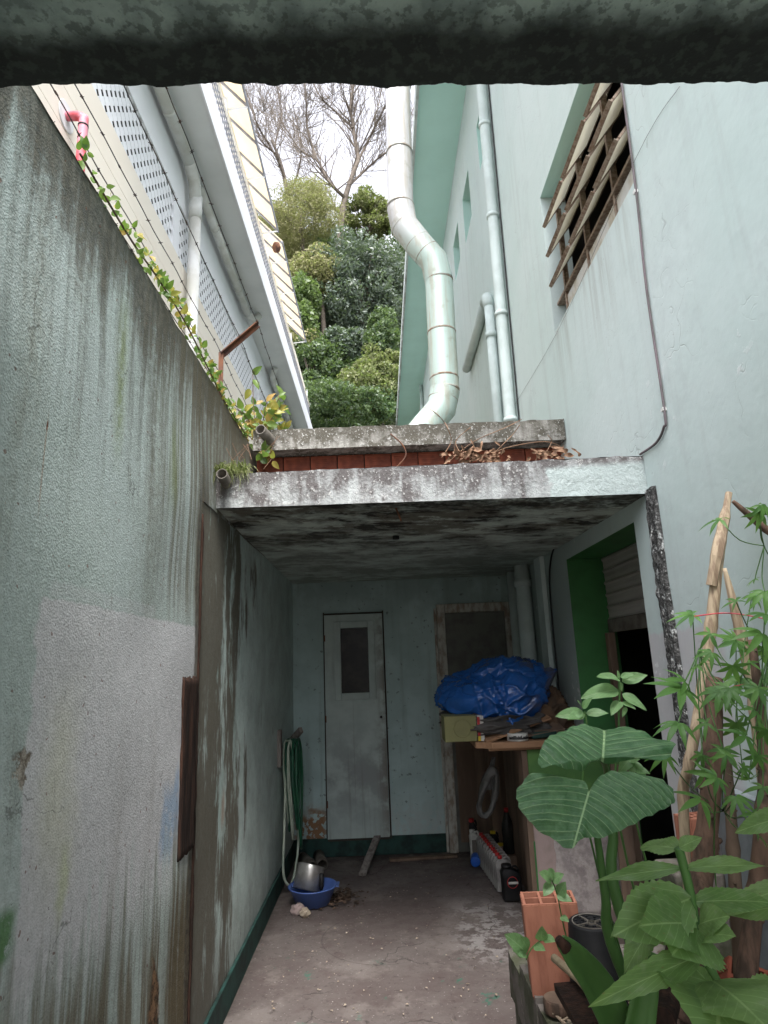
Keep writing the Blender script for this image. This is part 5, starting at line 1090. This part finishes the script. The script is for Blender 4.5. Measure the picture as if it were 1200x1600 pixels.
# seedlings on the clay block
sh3 = thing('vine_seedling', 'thin green creeper climbing the upright clay block', 'plant', (.60, 2.35, ZB))
MB().tube(smooth_path([ay(885, 1465, 2.3), ay(877, 1430, 2.3), ay(870, 1395, 2.3), ay(862, 1375, 2.3)]), .0022, 6).build('stem', M['strap'], sh3, True)
for i, (b_, t_) in enumerate([((862,1375),(846,1362)),((864,1377),(878,1365)),((862,1380),(850,1398)),((870,1397),(893,1406)),((872,1400),(882,1380)),((876,1432),(888,1438)),((866,1372),(860,1358))]): place_leaf(lm_s[i % 2], ay(*b_, 2.3), ay(*t_, 2.27), sh3, 'leaf', wid=1.7)
sh5 = thing('vine_seedling', 'tiny pale seedling growing on wood disc corner', 'plant', (.52, 2.3, ZB+.05))
MB().tube(smooth_path([ay(822, 1500, 2.3), ay(832, 1480, 2.3), ay(856, 1462, 2.3)]), .002, 6).build('stem', M['strap'], sh5, True)
for i, (b_, t_) in enumerate([((822,1488),(795,1460)),((822,1488),(805,1484)),((825,1485),(818,1466)),((850,1466),(866,1468)),((845,1470),(848,1452)),((835,1478),(850,1482))]): place_leaf(lm_s[i % 2], ay(*b_, 2.3), ay(*t_, 2.26), sh5, 'leaf', wid=1.6)
# canes and trunks
def C6(x, y): return 780+x*.35, 760+y*.35
def cane(name, label, cat, pts, rs, mat, nodes=()):
    t = thing(name, label, cat, tuple(pts[0])); P_ = smooth_path(pts, 6); n = len(P_)
    R = [rs[min(int(i/(n-1)*(len(rs)-1)), len(rs)-2)]*(1-((i/(n-1)*(len(rs)-1)) % 1 if i < n-1 else 1))+rs[min(int(i/(n-1)*(len(rs)-1)), len(rs)-2)+1]*((i/(n-1)*(len(rs)-1)) % 1 if i < n-1 else 1) for i in range(n)]
    for k_ in nodes: R[int(k_*(n-1))] *= 1.22
    MB().tube(P_, R, 12).build('stalk', mat, t, True)
    if cat == 'trunk':
        for i in range(3, n-1, 2):
            a = i*2.4; dr = Vector((math.cos(a), math.sin(a), .25)).normalized(); MB().tube([P_[i]+dr*R[i]*.7, P_[i]+dr*R[i]*1.12, P_[i]+dr*R[i]*1.3], [R[i]*.34, R[i]*.24, R[i]*.12], 7).build('leaf_scar', mat, t, True)
    return t
c1 = cane('dry_cane', 'broken pale dry cane standing tall by the house wall', 'cane', [Vector((.93, 2.28, ZB-.05)), ay(1068, 1270, 2.25), ay(1078, 1190, 2.2), ay(1098, 1075, 2.2), ay(1113, 960, 2.2), ay(1122, 880, 2.2), ay(1138, 775, 2.2)], [.014, .016, .017, .017, .018, .019, .017, .010], M['cane'], (.2, .35, .5, .66))
MB().tube(smooth_path([ay(1112, 915, 2.19), ay(1120, 870, 2.18), ay(1130, 820, 2.19), ay(1139, 770, 2.2)], 4), [.019]*4+[.022]*3+[.019]*3+[.012]*3, 7).build('split_sheath', M['cane'], c1)
cane('dry_cane', 'second thinner dry cane leaning right of the tall one', 'cane', [Vector((1.22, 2.3, ZB-.05)), ay(1187, 1190, 2.15), ay(1172, 1060, 2.15), ay(1150, 960, 2.15), ay(1132, 888, 2.15)], [.012, .014, .018, .016, .006], M['cane'], (.4, .7))
cane('woody_stem', 'thick brown cassava trunk rising from the soil', 'trunk', [ay(1058, 1590, 1.9), ay(1082, 1470, 1.95), ay(1100, 1340, 2.0), ay(1112, 1210, 2.0), ay(1116, 1060, 2.05)], [.034, .032, .030, .028, .024], M['bark'], (.3, .55, .8))
cane('woody_stem', 'rust-brown thin trunk right of the thick one', 'trunk', [ay(1160, 1530, 2.0), ay(1150, 1400, 2.0), ay(1143, 1290, 2.05), ay(1135, 1170, 2.1)], [.022, .018, .016, .012], M['board'], (.3, .6))
cane('woody_stem', 'brown stem at the far right edge of the bed', 'trunk', [ay(1165, 1540, 1.85), ay(1178, 1420, 1.85), ay(1192, 1300, 1.85), ay(1195, 1180, 1.9), ay(1175, 1000, 1.95)], [.026, .022, .022, .018, .010], M['bark'], (.3, .6))
cane('woody_stem', 'dark bare branch tip at the upper right edge', 'branch', [ay(1260, 850, 2.1), ay(1205, 832, 2.1), ay(1165, 800, 2.1), ay(1145, 783, 2.1)], [.016, .014, .010, .006], M['bark'], ())
st5 = cane('woody_stem', 'dark fallen cut log between bed and elephant ear', 'log', [ay(1030, 1600, 1.75), ay(1052, 1520, 1.95), ay(1066, 1450, 2.1)], [.035, .033, .03], M['darkwood'], ())
# cassava foliage
def palmate(k, mat, seed, nl=7):
    random.seed(seed); m = MB(); uvs = []
    for i in range(nl):
        a = math.radians(-115+230*i/(nl-1)); L = .62+.38*math.cos(a*.8); w = .17
        for j in range(9):
            v = j/8; ww = w*.5*math.sin(math.pi*min(1, v**.85+.02))*L*1.7+.004
            for q_ in (-1, 0, 1):
                x, y = q_*ww*.8, v*L; z = -.35*v*v*k-.0+.25*abs(q_)*ww; m.v.append((x*math.cos(a)+y*math.sin(a), -x*math.sin(a)+y*math.cos(a), z)); uvs.append((.5+q_*.5, v))
        b_ = i*27; m.f += [(b_+j*3+q_, b_+j*3+q_+1, b_+(j+1)*3+q_+1, b_+(j+1)*3+q_) for j in range(8) for q_ in range(2)]
    me = m.mesh('palmate_leaf', True, uvs); me.materials.append(mat); return me
pm = [palmate(.5, M['lf_cass'], 1), palmate(1.3, M['lf_cass'], 2), palmate(.9, M['lf_cass'], 3, 5)]
def cass(label, root, spec, scale=1.0, Y=1.95):
    t = thing('cassava_plant', label, 'plant', tuple(root), 'cassava plants by the house wall'); 
    for i, (c_, d_, L, yy) in enumerate(spec):
        L *= .72; B0 = ay(*c_, yy); T0 = ay(c_[0]+d_[0]*L, c_[1]+d_[1]*L, yy-random.uniform(-.05, .06))
        place_leaf(pm[i % 3], B0, T0, t, 'leaf', nrm=Vector((random.uniform(-.6, .6), -.7, random.uniform(.3, 1.2))), wid=1)
        rt = ay(*spec[0][0], Y)+Vector((.03, .05, -.1)) if i else Vector(root)
        MB().tube(smooth_path([B0, B0.lerp(rt, .5)+Vector((0, .02, -.02)), rt], 4), .0018, 5).build('leaf_stalk', M['strap'], t, True)
    return t
c_a = cass('cassava shoot with large drooping leaves at top right edge', ay(1210, 880, 2.0), [((1185,800),(0,1),48,1.9),((1190,790),(.6,.6),55,1.9),((1125,812),(-1,.25),55,2.0),((1180,905),(-.7,.4),35,2.0),((1195,925),(.2,1),40,1.95)])
c_b = cass('cassava with many small hand-shaped leaves in front of the trunks', ay(1110, 1240, 2.0), [((1082,960),(-1,.15),60,2.0),((1112,1020),(-.6,.5),46,1.85),((1090,1040),(-.7,.4),55,1.85),((1145,1040),(.3,.8),55,1.8),((1125,1080),(-.8,.4),60,1.75),((1070,1065),(-.9,-.3),45,1.9),((1140,1075),(-.2,1),46,1.75),((1060,1130),(-.5,.5),52,1.8),((1105,1130),(-.8,.3),55,1.75),((1130,1170),(.1,.9),50,1.75),((1098,1180),(-.6,.6),42,1.8),((1165,1120),(.5,.6),50,1.75),((1065,1075),(-1,.2),55,1.9)])
c_c = cass('feathery cassava growth along right edge at mid height', ay(1190, 1260, 1.9), [((1195,960),(-.9,.2),38,1.8),((1190,990),(-.5,.8),36,1.8),((1170,1035),(.7,.3),42,1.8),((1185,1075),(-.4,.9),42,1.7),((1180,1110),(.5,.8),46,1.7),((1165,1150),(-.8,.5),38,1.7),((1185,1180),(-.4,.8),44,1.7),((1170,1215),(-.7,.5),36,1.75),((1192,1230),(-.3,1),40,1.7),((1150,1000),(-.8,-.2),34,1.9),((1198,1140),(0,1),50,1.65),((1150,940),(-.8,-.4),34,1.9)])
c_d = cass('low cassava shoot between trunks and toothed leaves', ay(1120, 1400, 1.8), [((1120,1215),(-.8,.4),45,1.7),((1150,1245),(.5,.8),48,1.7),((1095,1250),(-.9,.2),44,1.75),((1175,1270),(.2,1),44,1.65),((1040,1180),(-.8,.5),46,1.85),((1135,1180),(-.3,.9),44,1.7),((1180,1300),(.6,.5),46,1.7),((1160,1200),(.7,.3),46,1.7),((1100,1205),(-.4,1),42,1.75)])
c_e = cass('tall wispy cassava behind the dry canes', ay(1160, 1200, 2.1), [((1150,1000),(-.8,.3),50,2.1),((1175,930),(.6,.5),50,2.1),((1110,990),(-.6,.7),46,2.1),((1190,1010),(.3,1),52,2.05),((1160,1060),(-.5,.8),50,2.05),((1130,1095),(.5,.7),48,2.0),((1195,1060),(-.6,.5),46,2.0),((1150,1130),(.1,1),50,2.0)])
for pts, r in (([(1085, 963), (1130, 958), (1170, 962), (1230, 975)], .002), ([(1132, 1078), (1165, 1070), (1230, 1078)], .002)):
    solo(MB().tube(smooth_path([ay(*q_, 1.95) for q_ in pts]), r, 5), 'twine', M['pink'], 'faint red twine strung between canes, %s one' % ('upper' if pts[0][1] < 1000 else 'lower'), 'string', smooth=True)
# ------------------------------------------------------------ ivy along the wall top, shrub, grass, dry weeds
iv = thing('wall_creeper', 'creeper with green and yellow leaves trailing along left wall top', 'creeper', (WX, 2.2, 3.2))
vine = smooth_path([ax(x, y, WX+.008) for x, y in ((125,240),(160,300),(205,375),(250,440),(290,505),(325,575),(350,625),(385,680))], 8)
MB().tube(vine, .004, 6).build('stem', M['bark'], iv, True)
random.seed(21)
for i in range(260):
    t = random.random()**.8; p = vine[int(t*(len(vine)-1))]+Vector((random.uniform(-.03, .02), random.uniform(-.03, .03), random.uniform(-.02, .045)))
    if t < .3 and random.random() < .5: continue
    yel = random.random() < (.1 if t < .25 else .36); s = random.uniform(.018, .036)*(.85 if t < .4 else 1)
    d = Vector((random.uniform(-.3, .9), random.uniform(-1, .6), random.uniform(-.6, .9))).normalized()
    place_leaf(lm_i[2 if yel else i % 2], p, p+d*s*1.5, iv, 'leaf', nrm=Vector((.6, -.6, -.3+random.uniform(-.5, .8))))
sb = thing('wall_shrub', 'small yellow-green shrub sprouting on wall beside upper slab', 'shrub', (WX, 4.0, 3.2))
for k_ in range(15):
    b_ = ax(random.uniform(400, 425), random.uniform(690, 705), WX+.06); a = ay(random.uniform(362, 448), random.uniform(600, 690), b_.y+random.uniform(-.2, .1))
    if k_ == 0: a = ay(395, 585, b_.y)
    if k_ == 1: a = ay(437, 618, b_.y)
    if k_ > 11: a = ay(random.uniform(405, 432), random.uniform(715, 745), b_.y-.1)
    pa = smooth_path([b_, b_.lerp(a, .5)+Vector((random.uniform(-.03, .03), 0, .03)), a], 4); MB().tube(pa, .003, 5).build('stem', M['bark'], sb, True)
    for j in range(13):
        p = pa[random.randint(2, len(pa)-1)]+Vector((random.uniform(-.02, .02),)*3); d = Vector((random.uniform(-1, 1), random.uniform(-1, .5), random.uniform(-.5, 1))).normalized(); place_leaf(lm_i[2 if random.random() < .4 else j % 2], p, p+d*random.uniform(.05, .09), sb, 'leaf', nrm=Vector((random.uniform(-.5, .5), -.8, random.uniform(-.6, .5))))
# grass tuft over the lower spout
gm = MB()
for i in range(220):
    b_ = Vector((WX+random.uniform(.0, .17), 3.38+random.uniform(-.06, .03), 2.745)); d = Vector((random.uniform(-.4, .6), random.uniform(-1, .1), random.uniform(-.5, .9))).normalized(); L = random.uniform(.04, .12)
    p1 = b_+d*L*.6; p2 = b_+d*L+Vector((0, 0, -L*.5)); s = Vector((.0022, 0, .001)); gm.add([b_-s, b_+s, p1+s, p1-s, p2], [(0, 1, 2, 3), (3, 2, 4)])
gm.build('grass_tuft', M['t_yel'], kind='stuff')
dw = thing('dry_weeds', 'brown withered weeds lying on the lower carport roof', 'dead plant', (.6, 3.3, 2.68))
random.seed(5)
for i in range(95):
    cx = random.choice((720, 735, 750, 765, 860, 885)) + random.gauss(0, 14); p = ay(cx, random.uniform(704, 722) if cx < 800 else random.uniform(706, 718), 3.18); d = Vector((random.uniform(-1, 1), random.uniform(-.6, .6), random.uniform(-.4, .7))).normalized(); place_leaf(lm_d, p, p+d*random.uniform(.03, .075), dw, 'leaf', nrm=Vector((random.uniform(-1, 1), -1, random.uniform(-.5, 1))))
for pts in ([(700,722),(740,690),(790,668),(815,655)], [(690,715),(705,690),(700,670),(695,660)], [(760,715),(790,700),(850,690),(880,700)], [(850,712),(862,690),(856,680)], [(725,715),(712,690),(735,668)], [(770,710),(800,680),(812,664)]):
    tw_ = smooth_path([ay(*q_, 3.25+.1*(i_ % 2)) for i_, q_ in enumerate(pts)], 5); MB().tube(tw_, .0022, 5).build('twig', M['dry'], dw, True)
solo(MB().tube(smooth_path([ay(618, 732, 3.3), ay(634, 712, 3.3), ay(628, 694, 3.3), ay(610, 678, 3.3)]), [.004]*19, 6), 'bent_twig', M['rust'], 'dark bent rusty wire hook standing on lower roof edge', 'hook', smooth=True)
tw2 = MB()
for i in range(14):
    p = ay(random.uniform(360, 420), random.uniform(705, 735), 3.45); tw2.tube([p, p+Vector((random.uniform(-.06, .1), random.uniform(-.03, .03), random.uniform(-.02, .12)))], .0014, 4)
tw2.build('dry_twigs', M['dry'], kind='stuff')
# ------------------------------------------------------------ hill and trees behind
import numpy as np
rng = np.random.default_rng(4)
def hill(u, v):
    x = -40+80*u; y = 18+50*v; z = 1.5+ max(0, (y-20))*.62 + 2.2*noise.noise(Vector((x*.08, y*.08, 0))); return Vector((x, y, z if v > 0 else -.1))
MB().grid(hill, 60, 40).build('hillside', M['hill'], kind='structure', smooth=True)
def cloud(name, mat, parent, c, r, n, size, clumps, spread=.28, flat=.0, asp=.5):
    cc_ = rng.normal(size=(clumps, 3)); cc_ /= np.linalg.norm(cc_, axis=1)[:, None]; cc_ *= rng.uniform(.35, 1, (clumps, 1))**.6; cs = rng.uniform(.6, 1.3, clumps)
    idx = rng.integers(0, clumps, n); off = rng.normal(size=(n, 3)); off /= np.linalg.norm(off, axis=1)[:, None]; off *= rng.uniform(.3, 1, (n, 1))**.5
    p = (cc_[idx]*.82+off*spread*cs[idx][:, None])*np.array(r)+np.array(c)
    a = rng.normal(size=(n, 3)); a[:, 2] -= flat; a /= np.linalg.norm(a, axis=1)[:, None]
    b = np.cross(a, rng.normal(size=(n, 3))); b /= np.linalg.norm(b, axis=1)[:, None]; s = size*rng.uniform(.6, 1.3, (n, 1))
    v = np.stack([p-a*s*.5, p+b*s*asp*.5, p+a*s*.5, p-b*s*asp*.5], 1).reshape(-1, 3)
    me = bpy.data.meshes.new(name); me.vertices.add(4*n); me.vertices.foreach_set('co', v.ravel().astype('f4')); me.loops.add(4*n); me.loops.foreach_set('vertex_index', np.arange(4*n, dtype='i4'))
    me.polygons.add(n); me.polygons.foreach_set('loop_start', np.arange(0, 4*n, 4, dtype='i4')); me.polygons.foreach_set('loop_total', np.full(n, 4, 'i4')); me.update(calc_edges=True)
    return put(name, me, mat, parent)
def branches(m, p, d, L, r, depth, spread=.5, up=.12, tw=None):
    n = 4; pts = [p]; rs = [r]
    for i in range(n):
        d = (d+Vector((random.uniform(-1, 1), random.uniform(-1, 1), random.uniform(-.6, 1)))*.11+Vector((0, 0, up*.3))).normalized(); p = p+d*L/n; pts.append(p); rs.append(max(r*(1-.42*(i+1)/n), .009))
    m.tube(pts, rs, 7 if r > .08 else (5 if r > .03 else 3), False)
    if depth == 0: return
    for k in range(3 if depth > 1 else 4):
        a = Vector((random.uniform(-1, 1), random.uniform(-1, 1), random.uniform(-.5, .8))).normalized(); nd = (d+a*random.uniform(.5, 1.0)*spread*1.6).normalized(); q = pts[-1] if k < 2 else pts[random.randint(2, 3)]
        branches(m, q, nd, L*random.uniform(.62, .85), max(rs[-1]*random.uniform(.6, .85), .010), depth-1, spread, up)
def tree(pxc, rpx, Y, mat, label, n, size, clumps, name='tree', group=None, trunk=True, **k):
    c = ay(*pxc, Y); s = (c-O).length/1000*.95; r = (rpx[0]*s, max(rpx)*s*.8, rpx[1]*s*1.05); zb = 1.5+max(0, Y-20)*.62-1
    t = thing(name, label, 'tree', (c.x, Y, zb), group)
    cloud('crown', mat, t, c, r, n, size, clumps, **k)
    if trunk:
        m = MB(); random.seed(int(pxc[0])); b = Vector((c.x+r[0]*.1, Y, zb)); m.tube(smooth_path([b, b.lerp(c, .5)+Vector((.2, 0, 0)), c+Vector((0, 0, r[2]*.2))]), [.16]*9+[.1]*4, 8)
        for i in range(7): branches(m, c-Vector((0, 0, r[2]*.4)), Vector((random.uniform(-1, 1), random.uniform(-1, .5), random.uniform(.1, 1))).normalized(), max(r)*.5, .06, 1)
        m.build('trunk', M['t_bark'], t, True)
    return t
tree((470, 340), (62, 68), 27, M['t_olive'], 'olive-yellow feathery tree left, below the bare branches', 26000, .16, 60, 'feathery_tree', asp=.22, spread=.32)
tree((575, 345), (50, 48), 30, M['t_yel'], 'yellowish sparse tree just left of the metal flue', 9000, .2, 40, 'yellow_tree', spread=.22)
tree((560, 455), (110, 100), 24, M['t_grey'], 'large grey-green glossy tree in the middle of gap', 40000, .18, 150, 'grey_green_tree', asp=.42, spread=.2)
tree((470, 500), (40, 75), 22, M['t_bright'], 'bright green bushy tree at left beside the awning', 14000, .17, 55, 'bushy_tree', spread=.3)
tree((500, 590), (70, 80), 20.5, M['t_dark'], 'deep green shrubby tree low at the left of gap', 26000, .15, 90, 'dark_tree', spread=.2)
tree((585, 600), (75, 75), 19.5, M['t_yel'], 'yellow-green bush lowest right, behind the mossy slab', 16000, .13, 70, 'yellow_bush', trunk=False, spread=.2)
tree((560, 600), (80, 90), 21.5, M['t_dark'], 'dark tree behind the yellow-green lowest bush', 26000, .15, 90, 'dark_tree', spread=.22)
tree((640, 440), (40, 110), 27, M['t_dark'], 'dark tree half hidden behind flue and eaves', 14000, .18, 60, 'dark_tree')
tree((430, 420), (55, 110), 31, M['t_olive'], 'dull olive tree behind the neighbour awning', 16000, .2, 60, 'olive_tree')
tree((520, 640), (110, 60), 18.8, M['t_dark'], 'leafy bushes along the bottom behind upper slab', 16000, .12, 90, 'low_bush', trunk=False, spread=.2)
tree((520, 420), (110, 60), 33, M['t_dark'], 'farthest dark tree line behind the grey-green tree', 22000, .22, 80, 'dark_tree')
tree((550, 560), (170, 130), 30, M['t_dark'], 'wide dark tree mass filling the gap behind all others', 40000, .24, 150, 'dark_tree', spread=.25)
tree((455, 560), (42, 60), 21, M['t_olive'], 'small olive bush low at left beside balcony slab', 9000, .14, 40, 'olive_bush', trunk=False, spread=.35)
tree((540, 545), (45, 35), 20.8, M['t_grey'], 'small grey-green bush between the dark low trees', 9000, .14, 40, 'grey_bush', trunk=False, spread=.35)
tree((600, 530), (38, 50), 20, M['t_dark'], 'dark bush beside the aqua eaves edge', 9000, .14, 40, 'dark_bush', trunk=False, spread=.35)
tree((500, 430), (45, 45), 23, M['t_olive'], 'drooping olive foliage between feathery and grey-green trees', 10000, .14, 45, 'olive_tree', spread=.4)
tree((320, 500), (90, 130), 34, M['t_dark'], 'dark tree mostly hidden behind the neighbour building', 9000, .25, 60, 'dark_tree')
tree((700, 480), (70, 130), 36, M['t_grey'], 'grey-green tree mostly hidden behind aqua house', 9000, .25, 60, 'grey_tree')
def bare(root_px, Y, path_px, label, seeds, r0=.22, subs=()):
    random.seed(seeds); t = thing('bare_tree', label, 'tree', tuple(ay(*root_px, Y))); m = MB()
    tr = smooth_path([ay(*q_, Y) for q_ in [root_px]+path_px], 5); n = len(tr); m.tube(tr, [r0*(1-.6*i/n) for i in range(n)], 8); m.build('trunk', M['t_bark'], t, True)
    for sp, dep in subs:
        m = MB(); lp = smooth_path([ay(*q_, Y+random.uniform(-1, 1)*(.0 if i_ == 0 else 1)) for i_, q_ in enumerate(sp)], 5); k = len(lp); rr = [max(.10*(1-.75*i/k), .025)*dep[1] for i in range(k)]; m.tube(lp, rr, 6)
        for i in range(2, k, 1):
            for _ in range(2):
                d = (lp[i]-lp[i-1]).normalized(); a = Vector((random.uniform(-1, 1), random.uniform(-.6, .6), random.uniform(-.4, 1))); branches(m, lp[i], (d*.6+a*.8).normalized(), random.uniform(.9, 1.7), max(rr[i]*.45, .013), dep[0], .5)
        m.build('branch', M['t_bark'], t)
    return t
bare((522, 480), 29, [(528, 400), (535, 330), (545, 290), (560, 250)], 'tall bare-branched tree standing central against the white sky', 3, .24,
     [([(560,250),(552,200),(548,160),(560,100),(570,40)], (2, 1.1)), ([(545,290),(575,262),(600,240),(630,225)], (2, .8)), ([(540,310),(515,285),(495,250),(470,235),(440,190)], (2, 1)), ([(560,250),(585,200),(610,150),(640,90)], (2, .8)), ([(495,250),(480,200),(478,150),(470,90)], (2, .8)), ([(552,200),(525,175),(500,150),(480,110)], (2, .7)), ([(535,330),(510,320),(490,300),(465,290)], (1, .7)), ([(545,290),(556,250),(590,170),(600,100)], (2, .6))])
bare((455, 330), 32, [(440, 260), (425, 220)], 'second bare tree at left, partly behind the awning', 8, .14,
     [([(440,260),(420,225),(400,190),(385,140)], (2, .8)), ([(445,280),(430,230),(440,180),(430,120)], (2, .7)), ([(455,300),(470,250),(465,200),(455,150)], (2, .6)), ([(430,240),(405,215),(395,170),(360,120)], (2, .6))])
